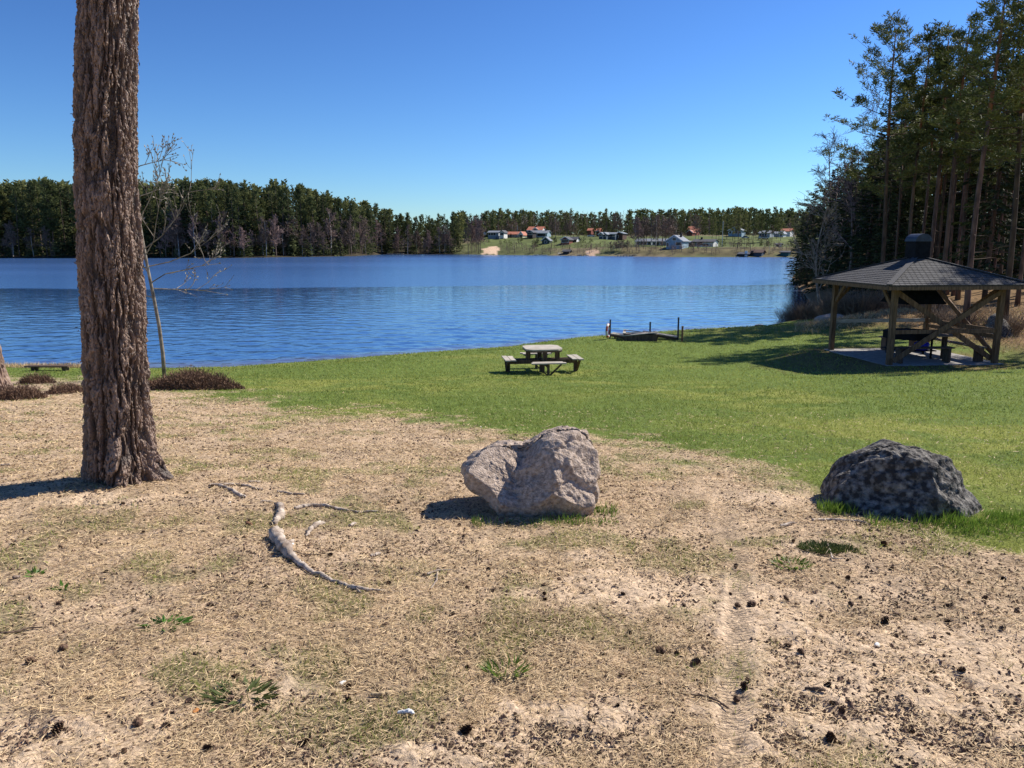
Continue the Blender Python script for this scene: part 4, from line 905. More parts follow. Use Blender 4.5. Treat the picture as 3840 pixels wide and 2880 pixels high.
# ------------------------------------------------------------------ barbecue shelter
def shelter():
    a = R(6); FX, FY = 11.38, 22.95; S = 3.42; zb = 1.02
    c, s = math.cos(a), math.sin(a)
    def L(x, y): return (x, y)
    e = empty('barbecue_shelter', (FX, FY, zb), a); tag(e, 'open wooden barbecue shelter with a low hipped shingle roof and black chimney', 'shelter')
    He = 2.42; t = .145
    for (x, y) in [(0, 0), (S, 0), (0, S), (S, S)]:
        b = B(); b.box((x, y, He/2-.35), (t, t, He+.5)); b.build('post', M['shelterwood'], e)
        f = B(); f.box((x, y, .0), (.03, .12, .25)); 
    for (p, q) in [((-.25, 0), (S+.25, 0)), ((-.25, S), (S+.25, S)), ((0, -.25), (0, S+.25)), ((S, -.25), (S, S+.25))]:
        b = B(); zo = He-.09 if p[1] == q[1] else He-.09+.004; b.bar((*p, zo), (*q, zo), .10, .17); b.build('beam', M['shelterwood'], e)
    # crossed braces on the front and right sides
    for (p, q, y0, ax) in [((.05, .12), (S-.05, He-.2), -.11, 0), ((.05, He-.2), (S-.05, .12), .11, 0), ((.05, .12), (S-.05, He-.2), S+.11, 1), ((.05, He-.2), (S-.05, .12), S-.11, 1)]:
        b = B()
        if ax == 0: b.bar((p[0], y0, p[1]), (q[0], y0, q[1]), .045, .15)
        else: b.bar((y0, p[0], p[1]), (y0, q[0], q[1]), .045, .15, up=(0, 0, 1))
        b.build('brace', M['shelterwood'], e)
    for (x, y, dx, dy) in [(0, 0, 0, 1), (0, S, 0, -1), (0, S, 1, 0), (S, S, -1, 0)]:
        b = B(); b.bar((x+dx*.08, y+dy*.08, He-.75), (x+dx*.62, y+dy*.62, He-.16), .06, .10); b.build('knee_brace', M['shelterwood'], e)
    # roof: deck, shingles, ridge caps
    ov = .55; C0 = S/2; h = C0+ov; rise = .80; ap = np.array([C0, C0, He+rise-.02]); ez = He-.02
    cor = [np.array([-ov, -ov, ez]), np.array([S+ov, -ov, ez]), np.array([S+ov, S+ov, ez]), np.array([-ov, S+ov, ez])]
    b = B(); V = cor+[ap]+[k+[0, 0, -.05] for k in cor]+[ap-[0, 0, .05]]
    b.add(V, [[0, 5, 6, 1], [1, 6, 7, 2], [2, 7, 8, 3], [3, 8, 5, 0]], [[0, 1, 4], [1, 2, 4], [2, 3, 4], [3, 0, 4], [6, 5, 9], [7, 6, 9], [8, 7, 9], [5, 8, 9]])
    deck = b.build('roof', M['darkwood'], e)
    for k in range(4):
        A, Bc = cor[k], cor[(k+1) % 4]; mid = (A+Bc)/2; ex = unit(Bc-A); up = unit(ap-mid); sl = np.linalg.norm(ap-mid); nrm = np.cross(ex, up)
        sb = B(); rows = 17; rh = sl/rows; half = np.linalg.norm(Bc-A)/2
        for r_ in range(rows):
            hw = half*(1-r_/rows); nt_ = max(1, int(round(hw*2/.17))); off = (r_ % 2)*.085
            xs = np.arange(-hw+off-.17, hw, .17)
            for j_, x in enumerate(xs):
                x0 = max(x+.008, -hw); x1 = min(x+.162, hw)
                if x1-x0 < .02: continue
                hw2 = half*(1-(r_+1)/rows); y0 = r_*rh-.012; y1 = r_*rh+rh*1.05
                f0, f1 = max(x0, -hw2-.02), min(x1, hw2+.02)
                if f1 <= f0: f0, f1 = (x0+x1)/2-.005, (x0+x1)/2+.005
                lift = .014+rng.uniform(0, .004)
                P = [mid+ex*x0+up*y0+nrm*lift, mid+ex*x1+up*y0+nrm*lift, mid+ex*f1+up*y1+nrm*.004, mid+ex*f0+up*y1+nrm*.004,
                     mid+ex*x0+up*y0, mid+ex*x1+up*y0]
                sb.add(P, [[0, 1, 2, 3], [4, 5, 1, 0]], tone=rng.uniform(.2, .8))
        so = sb.build('shingles', M['shingle'], deck); tag(so, kind='stuff')
        hb = B(); hb.bar(A+[0, 0, .03], ap+[0, 0, .03], .16, .02); hb.build('hip_cap', M['shingle'], deck)
        fb = B(); fb.bar(A-[0, 0, .09], Bc-[0, 0, .09], .03, .10); fb.build('fascia', M['shelterwood'], deck)
    # chimney with barrel hood
    ch = B(); ch.box((C0, C0, ap[2]+.10), (.50, .52, .76)); cho = ch.build('chimney', M['blackmetal'], e)
    cp = B(); th = np.linspace(0, math.pi, 11); V = []; 
    for yy in (-.29, .29):
        for q in th: V.append((C0+.28*math.cos(q), C0+yy, ap[2]+.46+.24*math.sin(q)))
    cp.add(V, [[i, i+1, 12+i, 11+i] for i in range(10)]); cp.add(V, None, [[0, i+1, i] for i in range(1, 10)]+[[11, 11+i, 12+i] for i in range(1, 10)])
    cp.build('chimney_hood', M['capmetal'], cho)
    # smoke hood and round grill box
    def ngon(r, z, n=8): return [(C0+r*math.cos(2*math.pi*(i+.5)/n), C0+r*math.sin(2*math.pi*(i+.5)/n), z) for i in range(n)]
    hd = B(); n = 4; V = ngon(.98, 1.72, n)+ngon(.46, 2.35, n)+ngon(.94, 1.72, n)+ngon(.42, 2.35, n)
    hd.add(V, [[i, (i+1) % n, n+(i+1) % n, n+i] for i in range(n)]+[[2*n+(i+1) % n, 2*n+i, 3*n+i, 3*n+(i+1) % n] for i in range(n)]+[[(i+1) % n, i, 2*n+i, 2*n+(i+1) % n] for i in range(n)])
    V = ngon(.46, 2.35, n)+ngon(.34, 3.0, n); hd.add(V, [[i, (i+1) % n, n+(i+1) % n, n+i] for i in range(n)])
    hd.build('smoke_hood', M['blackmetal'], e)
    g = empty('barbecue_grill', (0, 0, 0)); 
    def Wd(x, y, z): return (FX+x*c-y*s, FY+x*s+y*c, zb+z)
    g.location = Wd(C0, C0, 0); g.rotation_euler = (0, 0, a); tag(g, 'black octagonal grill on legs under the shelter hood', 'grill')
    gb = B(); n = 8; ro = [(.80*math.cos(2*math.pi*(i+.5)/n), .80*math.sin(2*math.pi*(i+.5)/n)) for i in range(n)]
    V = [(x, y, .82) for x, y in ro]+[(x, y, .58) for x, y in ro]+[(x*.8, y*.8, .82) for x, y in ro]+[(x*.8, y*.8, .62) for x, y in ro]
    gb.add(V, [[i, n+i, n+(i+1) % n, (i+1) % n] for i in range(n)]+[[2*n+i, i, (i+1) % n, 2*n+(i+1) % n] for i in range(n)]+[[3*n+i, 2*n+i, 2*n+(i+1) % n, 3*n+(i+1) % n] for i in range(n)]
           , [[n, n+i+1, n+i] for i in range(1, n-1)]+[[3*n, 3*n+i, 3*n+i+1] for i in range(1, n-1)])
    gb.build('fire_box', M['blackmetal'], g)
    gr = B()
    for i in range(-6, 7): gr.bar((i*.1, -.62+abs(i)*.03, .80), (i*.1, .62-abs(i)*.03, .80), .012, .012)
    gr.build('grate', M['capmetal'], g)
    for i in range(0, 8, 2):
        b = B(); b.box((ro[i][0]*.97, ro[i][1]*.97, .29), (.05, .05, .58)); b.build('leg', M['blackmetal'], g)
    sh_ = B(); sh_.box((0, 0, .22), (1.2, 1.1, .03)); sh_.build('lower_shelf', M['blackmetal'], g)
    # benches with back rails
    for nm, p, q, lb, bk in [('bench', (.35, .30), (2.2, .30), 'low plank bench inside the shelter along its front side', 0), ('bench', (S-.32, .15), (S-.32, S-.3), 'plank bench inside the shelter along its right side with a grey back rail', 1),
                             ('bench', (1.6, S-.3), (S-.5, S-.3), 'plank bench inside the shelter along its far side', 1)]:
        be = empty('bench', Wd(p[0], p[1], 0), a+(0 if p[1] == q[1] else R(90))); tag(be, lb, 'bench'); Ln = max(abs(q[0]-p[0]), abs(q[1]-p[1]))
        for o_ in (-.085, .085):
            b = B(); b.box((Ln/2, o_, .45), (Ln, .15, .04)); b.build('seat_plank', M['wood' if bk else 'darkwood'], be)
        for x in (.15, Ln-.15):
            b = B(); b.box((x, 0, .215), (.09, .28, .43)); b.build('leg', M['darkwood'], be)
    for (p, q, z) in [((0, -.0), (S, 0), .98), ((S, 0), (S, S), .98), ((0, S), (S, S), .98), ((S, 0), (S, S), .80)]:
        b = B(); o_ = -.03 if p[1] == q[1] and p[1] == 0 else .0
        b.bar((p[0]+(.075 if p[1] == q[1] else 0), p[1]+(0 if p[1] == q[1] else .075), z), (q[0]-(.075 if p[1] == q[1] else 0), q[1]-(0 if p[1] == q[1] else .075), z), .04, .12); b.build('back_rail', M['greywood' if p[1] else 'shelterwood'], e)
    tb = empty('serving_table', Wd(S-1.0, 1.05, 0), a); tag(tb, 'small wooden side table right of the grill in the shelter', 'table')
    for i in range(4):
        b = B(); b.box((.05, -.24+i*.16, .74), (.9, .15, .035)); b.build('plank', M['wood'], tb)
    b = B(); b.box((.05, 0, .36), (.12, .12, .72)); b.build('leg', M['darkwood'], tb)
    bb = rock_mesh('blue_bag', (.27, .2, .17), 4.4, 'blue', 1, 3); o = obj('plastic_bag', bb, None, Wd(C0+.15, C0-.45, .385)); tag(o, 'bright blue plastic bag on the shelf under the grill', 'bag')
    b = B(); b.box((C0, C0, -.06), (S+.35, S+.35, .12)); b.m = 0; o = b.build('concrete_slab', M['concrete']); o.location = (FX, FY, zb-.01); o.rotation_euler = (0, 0, a)
    tag(o, kind='structure')
shelter()

# ------------------------------------------------------------------ picnic table on the lawn
def picnic():
    p = on_ground(542, 372); x, y = p[0], p[1]; z = gz(x, y)
    e = empty('picnic_table', (x, y, z), R(8)); tag(e, 'weathered octagonal picnic table with four attached benches on the lawn', 'picnic table')
    Ht = .74; R8 = .55; Y0 = -R8
    for i in range(8):     # top planks clipped to an octagon
        y0 = -R8+i*R8/4+.004; y1 = y0+R8/4-.010
        def hwid(yy): return min(R8, R8*1.70-abs(yy))
        xa, xb = hwid(y0), hwid(y1)
        V = [(-xa, y0, Ht-.04), (xa, y0, Ht-.04), (xb, y1, Ht-.04), (-xb, y1, Ht-.04)]; V += [(a, b_, Ht) for a, b_, _ in V]
        b = B(); b.add(V, [[0, 3, 2, 1], [4, 5, 6, 7], [0, 1, 5, 4], [1, 2, 6, 5], [2, 3, 7, 6], [3, 0, 4, 7]]); b.build('tabletop_plank', M['greywood'], e)
    rr_ = R8-.035; cc_ = R8*.70-.02; oc = [(cc_, -rr_), (rr_, -cc_), (rr_, cc_), (cc_, rr_), (-cc_, rr_), (-rr_, cc_), (-rr_, -cc_), (-cc_, -rr_)]
    for i in range(8):
        p0, p1 = oc[i], oc[(i+1) % 8]
        b = B(); b.bar((*p0, Ht-.067), (*p1, Ht-.067), .03, .05); b.build('apron', M['darkwood'], e)
    for sx, sy in [(-.44, -.1), (.44, -.1), (0, .44), (0, -.44)]:
        b = B(); b.box((sx, sy, .53), (.13, .10, .34)); b.build('post', M['darkwood'], e)
    Rb = 1.02
    for k, (dx, dy) in enumerate([(1, 0), (-1, 0), (0, 1), (0, -1)]):
        tx, ty = -dy, dx
        b = B(); b.bar((.05*dx, .05*dy, .335+(.003 if k > 1 else 0)), (dx*Rb, dy*Rb, .335+(.003 if k > 1 else 0)), .05, .13); b.build('beam', M['darkwood'], e)
        if k < 2:
            for o_ in (-.16, .16):
                b = B(); b.bar((.0, o_, .335), (dx*Rb, o_, .335), .045, .12); b.build('beam', M['darkwood'], e)
        for j, o_ in enumerate((-.085, .085)):
            r = Rb-.02+o_; hl = .44+(.06 if o_ > 0 else 0)
            b = B(); b.bar((dx*r-tx*hl, dy*r-ty*hl, .415), (dx*r+tx*hl, dy*r+ty*hl, .415), .15, .035); b.build('seat_plank', M['greywood'], e)
        b = B(); b.bar((dx*Rb, dy*Rb, -.06), (dx*Rb, dy*Rb, .395), .10, .10 if k < 2 else .06); b.build('leg', M['darkwood'], e)
        for sgn in (-1, 1):
            b = B(); b.bar((dx*(Rb+.04), dy*(Rb+.04), .03), (dx*(Rb+.04)+tx*sgn*.38, dy*(Rb+.04)+ty*sgn*.38, .385), .035, .075, up=(dx, dy, 0)); b.build('brace', M['darkwood'], e)
    b = B(); b.box((0, 0, .2), (.14, .14, .4)); b.build('centre_post', M['darkwood'], e)
picnic()

# ------------------------------------------------------------------ dismantled jetty sections and posts by the shore
def zD(x, y): return (1850+x/2.765)/3.75, (1150+y/2.765)/3.75
def gD(x, y, Y=None):
    u, v = zD(x, y)
    if Y is not None: return at_y(u, v, Y)
    return on_ground(u, v)
Yd = 34.6
def post(x, yt, yb, label, m, r=.035, Y=Yd):
    u, v = zD(x, yb); p = at_y(u, v, Y); tpz = at_y(*zD(x, yt), Y)[2]; g = gz(p[0], Y)
    b = B(); b.tube([(0, 0, -.3), (0, 0, tpz-g)], [r, r], 8); o = obj('post', b.mesh('post', M[m]), None, (p[0], Y, g)); tag(o, label, 'post')
    c = B(); c.tube([(0, 0, tpz-g), (0, 0, tpz-g+.03)], [r*1.25, r*1.1], 8); c.build('cap', M[m], o); return o
post(1208, 140, 368, 'dark post with the lifebuoy hanging on it, left end of the jetty sections', 'pole_dark')
post(1623, 165, 300, 'short dark post standing behind the stacked jetty sections', 'pole_dark', .04, 36.5)
post(1912, 118, 356, 'tall dark post at the right end of the raised jetty plank', 'pole_dark', .04)
post(1955, 208, 385, 'rust-brown post standing alone right of the jetty sections', 'pole_rust', .045, 33.6)
p = gD(1190, 248, Yd-.12); e = empty('lifebuoy', p, R(68)); tag(e, 'faded red and white lifebuoy seen edge-on on the dark post', 'lifebuoy')
for k in range(4):
    b = B()
    for q in range(2):
        a0, a1 = R(90*k+45*q), R(90*k+45*(q+1)-0.5); b.m = 0
        t = np.linspace(a0, a1, 6); bb = b if True else None
        (b).tube([(.25*math.cos(u_), 0, .27*math.sin(u_)) for u_ in t], .055, 8)
        b.build('ring_segment', M['ringred' if q else 'white'], e); b = B()
rp = B(); t = np.linspace(0, 6.28, 25); rp.tube([(.33*math.cos(a), .02, .36*math.sin(a)+.015*math.sin(8*a)) for a in t], .008, 4); rp.build('rope', M['greywood'], e)
def deck(name, x0, y0, x1, y1, label, depth=.75, nlegs=(0, .45, .8), leg_to=.4, n=5, tilt=0, Y=Yd, yshift=0.):
    """a narrow platform whose near edge runs from crop point 0 to crop point 1"""
    A = gD(x0, y0, Y+yshift); C = gD(x1, y1, Y-yshift); L = np.linalg.norm(C-A); mid = (A+C)/2
    d = (C-A)/L; nrm = np.array([-d[1], d[0], 0]); nrm /= np.linalg.norm(nrm)
    e = empty(name, mid); tag(e, label, 'walkway')
    for i in range(n):
        b = B(); o_ = nrm*(i+.5)*depth/n; b.bar((A-mid)+o_, (C-mid)+o_, depth/n-.02, .035, up=(0, 0, 1)); b.build('plank', M['greywood'], e)
    for f in nlegs:
        for q in (0.04, depth-.04):
            P = A+(C-A)*f+nrm*q; g = gz(P[0], P[1])
            b = B(); b.bar((P-mid)-[0, 0, .03], np.array([P[0], P[1], g-.08])-mid, .06, .06); b.build('leg', M['darkwood'], e)
    b = B(); b.bar((A-mid)-[0, 0, .07], (C-mid)-[0, 0, .07], .05, .09); b.build('edge_beam', M['darkwood'], e)
    return e
deck('sloping_walkway', 1215, 282, 1520, 330, 'sloping grey plank section left of the stacked jetty frame', .55, (.15, .42, .95), yshift=.25)
deck('sloping_walkway', 1545, 262, 1905, 318, 'raised sloping plank section ending at the tall dark post', .5, (.42, .72), yshift=.2, n=4)
P0 = gD(1545, 366); P0 = P0+np.array([.03, .8, 0]); e = empty('plank_crate', (P0[0], P0[1], gz(P0[0], P0[1])), R(-8)); tag(e, 'low box-like jetty frame of dark boards with reddish rusty steel inside', 'crate')
for (cx, cy, wx, wy) in [(0, -.45, 1.45, .04), (0, .45, 1.45, .04), (-.72, 0, .04, .86), (.72, 0, .04, .86)]:
    b = B(); b.box((cx, cy, .15), (wx, wy, .30)); b.build('side_board', M['darkwood'], e)
for cy in (-.42, -.12, .42):
    b = B(); b.box((0, cy, .33), (1.5, .14, .035), Matrix.Rotation(R(2*cy*8), 3, 'Y')); b.build('top_plank', M['greywood'], e)
for cx in (-.70, .66):
    b = B(); b.box((cx, .05, .355), (.13, 1.05, .03)); b.build('cross_plank', M['greywood'], e)
b = B(); [b.bar((-.6, k*.1-.1, .24), (.65, k*.1-.1, .36), .03, .03) for k in range(4)]; b.build('steel_bar', M['pole_rust'], e)
# bench by the lake, far left
def zB(x, y): return (x/2.458)/3.75, (1300+y/2.458)/3.75
Yb = 26.6; A = at_y(*zB(250, 180), Yb); C = at_y(*zB(648, 178), Yb); e = empty('lakeside_bench', ((A+C)/2)); tag(e, 'simple low plank bench at the water edge, far left', 'bench')
hw = (C[0]-A[0])/2
for o_ in (-.09, .09):
    b = B(); b.box((0, o_, 0), (hw*2, .17, .045)); b.build('seat_plank', M['darkwood'], e)
for q in (-.66*hw, .76*hw):
    b = B(); b.box((q, 0, -.22), (.12, .26, .40)); b.build('leg', M['darkwood'], e)

# ------------------------------------------------------------------ the two boulders
def boulder(name, label, zf, sil, base_v, depth, dm, mat_, seed, facets, cz):
    """sil: silhouette in crop pixels round centre cz; dm: half depth in metres"""
    r = np.random.default_rng(seed); u0, v0 = zf(*cz)
    p = on_ground(u0, base_v); Y = p[1]+dm*.75
    C = at_y(u0, v0, Y); kpx = None
    S2 = []
    for (a, b_) in sil:
        q = at_y(*zf(a, b_), Y); S2.append((q[0]-C[0], q[2]-C[2]))
    S2 = np.array(S2); ang = np.arctan2(S2[:, 1], S2[:, 0]); rad = np.hypot(S2[:, 0], S2[:, 1]); o_ = np.argsort(ang); ang = ang[o_]; rad = rad[o_]
    ang = np.concatenate([ang-2*math.pi, ang, ang+2*math.pi]); rad = np.tile(rad, 3)
    nb, na = 150, 340
    be = np.linspace(-math.pi/2, math.pi/2, nb+2)[1:-1]; al = np.linspace(-math.pi, math.pi, na, endpoint=False)
    BE, AL = np.meshgrid(be, al, indexing='ij'); rr = np.interp(AL, ang, rad)
    cb = np.abs(np.cos(BE))**.62; sb = np.sign(np.sin(BE))*np.abs(np.sin(BE))**.85
    X = rr*cb*np.cos(AL); Z = rr*cb*np.sin(AL); Yy = dm*sb*(1.0)
    # the front leans back towards the top
    P = np.stack([X, Yy+.28*np.clip(Z, -.3, .3)*(sb < 0), Z], -1).reshape(-1, 3)
    n = P/np.linalg.norm(P, axis=1, keepdims=True)
    for (nx, ny, nz_, px0, py0, pz0, wa, wb) in facets:      # chisel flat faces through a point, over a window in x
        f = np.array([nx, ny, nz_], float); f /= np.linalg.norm(f); k = (P-np.array([px0, py0, pz0]))@f
        P = P-(np.clip(k, 0, None)*sst(wa-.07, wa+.05, P[:, 0])*sst(wb+.07, wb-.05, P[:, 0])*(P[:, 1] < .05))[:, None]*f*.95
    def n3(P, s_, o, sd): return (fbm(P[:, 0]*1.0+P[:, 1]*.6, P[:, 2]+P[:, 1]*.7, s_, o, sd)+fbm(P[:, 1]*1.1+P[:, 2]*.5, P[:, 0]-P[:, 2]*.4, s_, o, sd+5))/2
    rid = 1-np.abs(2*n3(P, 3.2, 3, seed)-1)*2.2
    P = P+n*((n3(P, 3.0, 3, seed+2)-.5)*.09-np.clip(rid-.45, 0, 1)*.05+(n3(P, 11, 3, seed+9)-.5)*.060+(n3(P, 40, 3, seed+4)-.5)*.026)[:, None]
    V = np.concatenate([P, [[0, -dm*.9, 0], [0, dm*.9, 0]]])
    i = np.arange(nb-1)[:, None]*na; j = np.arange(na)[None, :]; j2 = (j+1) % na
    Q = np.stack([i+j, i+j2, i+na+j2, i+na+j], -1).reshape(-1, 4)
    T = [[nb*na, k2, k] for k, k2 in zip(range(na), [*range(1, na), 0])]
    V[nb*na] = P[:na].mean(0); V[nb*na+1] = P[-na:].mean(0)
    T += [[nb*na+1, (nb-1)*na+k, (nb-1)*na+k2] for k, k2 in zip(range(na), [*range(1, na), 0])]
    me = newmesh(name, V, [Q, T], M[mat_], True); me.shade_smooth if False else None
    o = obj(name, me, None, C); tag(o, label, 'boulder'); return C, Y
def zR1(x, y): return (1600+x/2.765)/3.75, (1550+y/2.765)/3.75
def zR2(x, y): return (3000+x/2.633)/3.75, (1600+y/2.633)/3.75
B1 = boulder('boulder', 'pinkish granite boulder with a low left lobe and a high right hump', zR1,
        [(460, 770), (350, 600), (365, 500), (440, 445), (520, 415), (600, 358), (760, 332), (900, 345), (1000, 352), (1080, 335), (1160, 285), (1320, 205), (1480, 165), (1620, 168), (1700, 215), (1750, 330), (1780, 440),
         (1805, 600), (1800, 800), (1760, 930), (1600, 1060), (1400, 1110), (1150, 1110), (850, 1040), (600, 880)], 515, 0, .34, 'rock', 11,
        [(.30, -.60, .62, -.22, -.16, .03, -.9, .02), (-.55, -.75, .45, .06, -.20, .10, -.02, .20), (.45, -.75, .42, .26, -.24, .06, .16, .9), (-.5, -.8, -.1, -.38, -.18, -.1, -.9, -.2), (.0, -.85, -.45, .1, -.30, -.12, -.9, .9)], (1060, 640))
B2 = boulder('boulder', 'dark lichen-spotted boulder with a rounded hump standing in green grass', zR2,
        [(230, 760), (290, 640), (350, 520), (450, 425), (590, 330), (740, 238), (900, 195), (1130, 172), (1260, 205), (1450, 285), (1570, 390), (1635, 540), (1700, 670), (1735, 800), (1700, 930),
         (1300, 1010), (900, 1010), (500, 960)], 517, 0, .40, 'rock2', 23,
        [(-.45, -.8, .5, -.12, -.26, .08, -.9, .06), (.55, -.65, .45, .22, -.24, .08, .04, .9), (.1, -.9, -.1, .05, -.34, -.1, -.9, .9)], (1000, 640))

# ------------------------------------------------------------------ big pine in the foreground
def big_trunk():
    x0, y0 = -2.99, 5.62; zb = float(ground(np.array([x0]), np.array([y0]), False)[0]); r = np.random.default_rng(5)
    nz_, na = 860, 540; Ht = 4.6
    zz = np.linspace(-.12, Ht, nz_)**1.0; al = np.linspace(0, 2*math.pi, na, endpoint=False)
    ZZ, AL = np.meshgrid(zz, al, indexing='ij')
    rb = np.interp(ZZ, [-.2, 0, .25, .6, 1.4, 3.6, 5.2], [.235, .218, .198, .190, .182, .160, .148])
    fl = np.exp(-np.clip(ZZ, 0, 9)/.16)
    for a0, k, wd in [(-.10, .26, .26), (-1.0, .13, .42), (1.1, .12, .4), (2.0, .06, .35)]:
        dA = np.angle(np.exp(1j*(AL-a0))); rb = rb+fl*k*np.exp(-(dA/wd)**2)*.75
    # burl on the camera side near the foot
    dA = np.angle(np.exp(1j*(AL+1.15))); rb = rb+.055*np.exp(-(dA/.35)**2-((ZZ-.18)/.14)**2)
    # bark: meandering vertical ridges broken into irregular flaky plates (seam turned away at the back)
    A2 = np.mod(AL-math.pi/2, 2*math.pi)*.235
    wx = .05*(fbm(A2*9, ZZ*3.2, 1, 3, 2)-.5)+.016*(fbm(A2*40, ZZ*16, 1, 2, 6)-.5); wz = .10*(fbm(A2*14, ZZ*5, 1, 3, 12)-.5)
    def ridg(x, y, sd): return 1-np.abs(2*fbm(x, y, 1, 3, sd)-1)*1.9
    k_low = 1+.7*np.exp(-np.clip(ZZ, 0, 9)/.9)
    r1 = ridg((A2+wx)*21, (ZZ+wz)*3.0, 21); r2_ = ridg((A2+wx)*44, (ZZ+wz)*15, 31); fl1 = vn((A2+wx)*55+vn(A2*30, ZZ*20, 3)*2, (ZZ+wz)*26, 41); fl2 = vn((A2-wx)*110, (ZZ-wz)*60, 43)
    pl = sst(.02, .62, 1-np.clip(r1, 0, 1)); pl = pl*(.62+.38*sst(.0, .5, 1-np.clip(r2_, 0, 1)))
    st = np.floor(fl1*4)/4+sst(.6, .9, np.mod(fl1*4, 1))/4
    id1 = fl1; id2 = fl2
    ter = fbm((A2+wx)*26, (ZZ+wz)*9, 1, 3, 51)*7; ter = np.floor(ter)+sst(.72, 1, ter-np.floor(ter))
    rb = rb+k_low*(.027*pl+.006*st*pl)+.0050*(ter-3.5)*(.4+.6*pl)+.007*(fl2-.5)+.005*(vn(A2*230, ZZ*120, 47)-.5)
    cx = x0+.02+.030*ZZ+.0125*ZZ**2*.8+.012*np.sin(ZZ*2); cy = y0+.0*ZZ
    V = np.stack([cx+rb*np.cos(AL), cy+rb*np.sin(AL), zb+ZZ], -1).reshape(-1, 3)
    i = np.arange(nz_-1)[:, None]*na; j = np.arange(na)[None, :]; j2 = (j+1) % na
    Q = np.stack([i+j, i+j2, i+na+j2, i+na+j], -1).reshape(-1, 4)
    org = np.array([x0, y0, zb]); me = newmesh('trunk', V-org, Q, M['bark'], False, tone=np.clip(pl*.62+id1*.2*pl+id2*.12-.18, 0, 1).ravel())
    e = empty('large_pine', org); tag(e, 'massive rough-barked pine trunk in the left foreground', 'tree'); obj('trunk', me, e)
    # upper stem and crown, above the frame
    b = B(); zs = np.linspace(4.5, 16, 10); b.tube([(.030*z+.01*z*z*.35+.06, 0, z) for z in zs], np.linspace(.165, .06, 10), 14); b.build('upper_stem', M['bark_orange'], e, True)
    tm, cm, H0 = NP[4]; c = obj('crown', cm, e, (.25, 0, 2.2)); c.scale = (1, 1, .93)
    # scales of bark, slightly lifted from the plates
    n = 11000; ii = r.integers(6, nz_-6, n); jj = r.integers(0, na, n); ok_ = pl[ii, jj] > .25; ii, jj = ii[ok_], jj[ok_]; n = len(ii)
    G = V.reshape(nz_, na, 3)-org; C = G[ii, jj]; nrm = np.stack([np.cos(AL[ii, jj]), np.sin(AL[ii, jj]), 0*C[:, 0]], 1)
    tg = np.stack([-nrm[:, 1], nrm[:, 0], 0*C[:, 0]], 1)
    D = np.array([0, 0, -1.])*1.0+nrm*r.uniform(.0, .10, n)[:, None]+tg*r.normal(0, .20, n)[:, None]
    sb_ = B(); sb_.leaves(C+nrm*.001, D, r.uniform(.014, .045, n), r.uniform(.008, .018, n), np.clip(r.beta(1.3, 2.2, n)*.9, 0, 1), side=nrm+r.normal(size=(n, 3))*.30)
    o = sb_.build('bark_scales', M['bark'], e); tag(o, kind='stuff')
    # loose lichen and bark flakes along the rim
    fb = B(); n = 500; z_ = r.uniform(.1, 4.5, n); a = r.uniform(0, 6.28, n); R_ = np.interp(z_, [0, .6, 1.4, 3.6, 5.2], [.222, .212, .204, .182, .170])
    C = np.stack([.030*z_+.01*z_**2+R_*np.cos(a), R_*np.sin(a), z_], 1); D = np.stack([np.cos(a), np.sin(a), r.normal(size=n)*.8], 1)+r.normal(size=(n, 3))*.5
    fb.leaves(C, D, r.uniform(.010, .032, n), .009, r.uniform(0, 1, n)); o = fb.build('lichen', M['bark'], e); tag(o, kind='stuff')
big_trunk()
def side_trunk():
    y = 17.5; x = ux(-20, y); z = gz(x, y); b = B(); na, nz_ = 200, 400; al = np.linspace(0, 2*math.pi, na, endpoint=False); zz = np.linspace(-.1, 9, nz_); ZZ, AL = np.meshgrid(zz, al, indexing='ij')
    r = .29-.018*ZZ+.05*np.exp(-np.clip(ZZ, 0, 9)/.25)+.07*(fbm(AL*4, ZZ*3, 2, 4, 3)-.5)-.06*np.clip(1-np.abs(2*fbm(AL*5, ZZ*2.2, 1, 3, 8)-1)*3, 0, 1)+.02*(vn(AL*22, ZZ*16, 5)-.5)
    V = np.stack([r*np.cos(AL)-.14*ZZ, r*np.sin(AL), ZZ], -1).reshape(-1, 3); i = np.arange(nz_-1)[:, None]*na; j = np.arange(na)[None, :]; j2 = (j+1) % na
    Q = np.stack([i+j, i+j2, i+na+j2, i+na+j], -1).reshape(-1, 4)
    e = empty('leaning_pine', (x, y, z)); tag(e, 'foot of a leaning pine trunk cut by the left edge', 'tree')
    obj('trunk', newmesh('trunk', V, Q, M['bark'], True, tone=fbm(V[:, 0], V[:, 2], 6, 2, 2)), e)
    tm, cm, H0 = NP[1]; c = obj('crown', cm, e, (-.9, 0, -1)); c.scale = (1, 1, .9)
side_trunk()
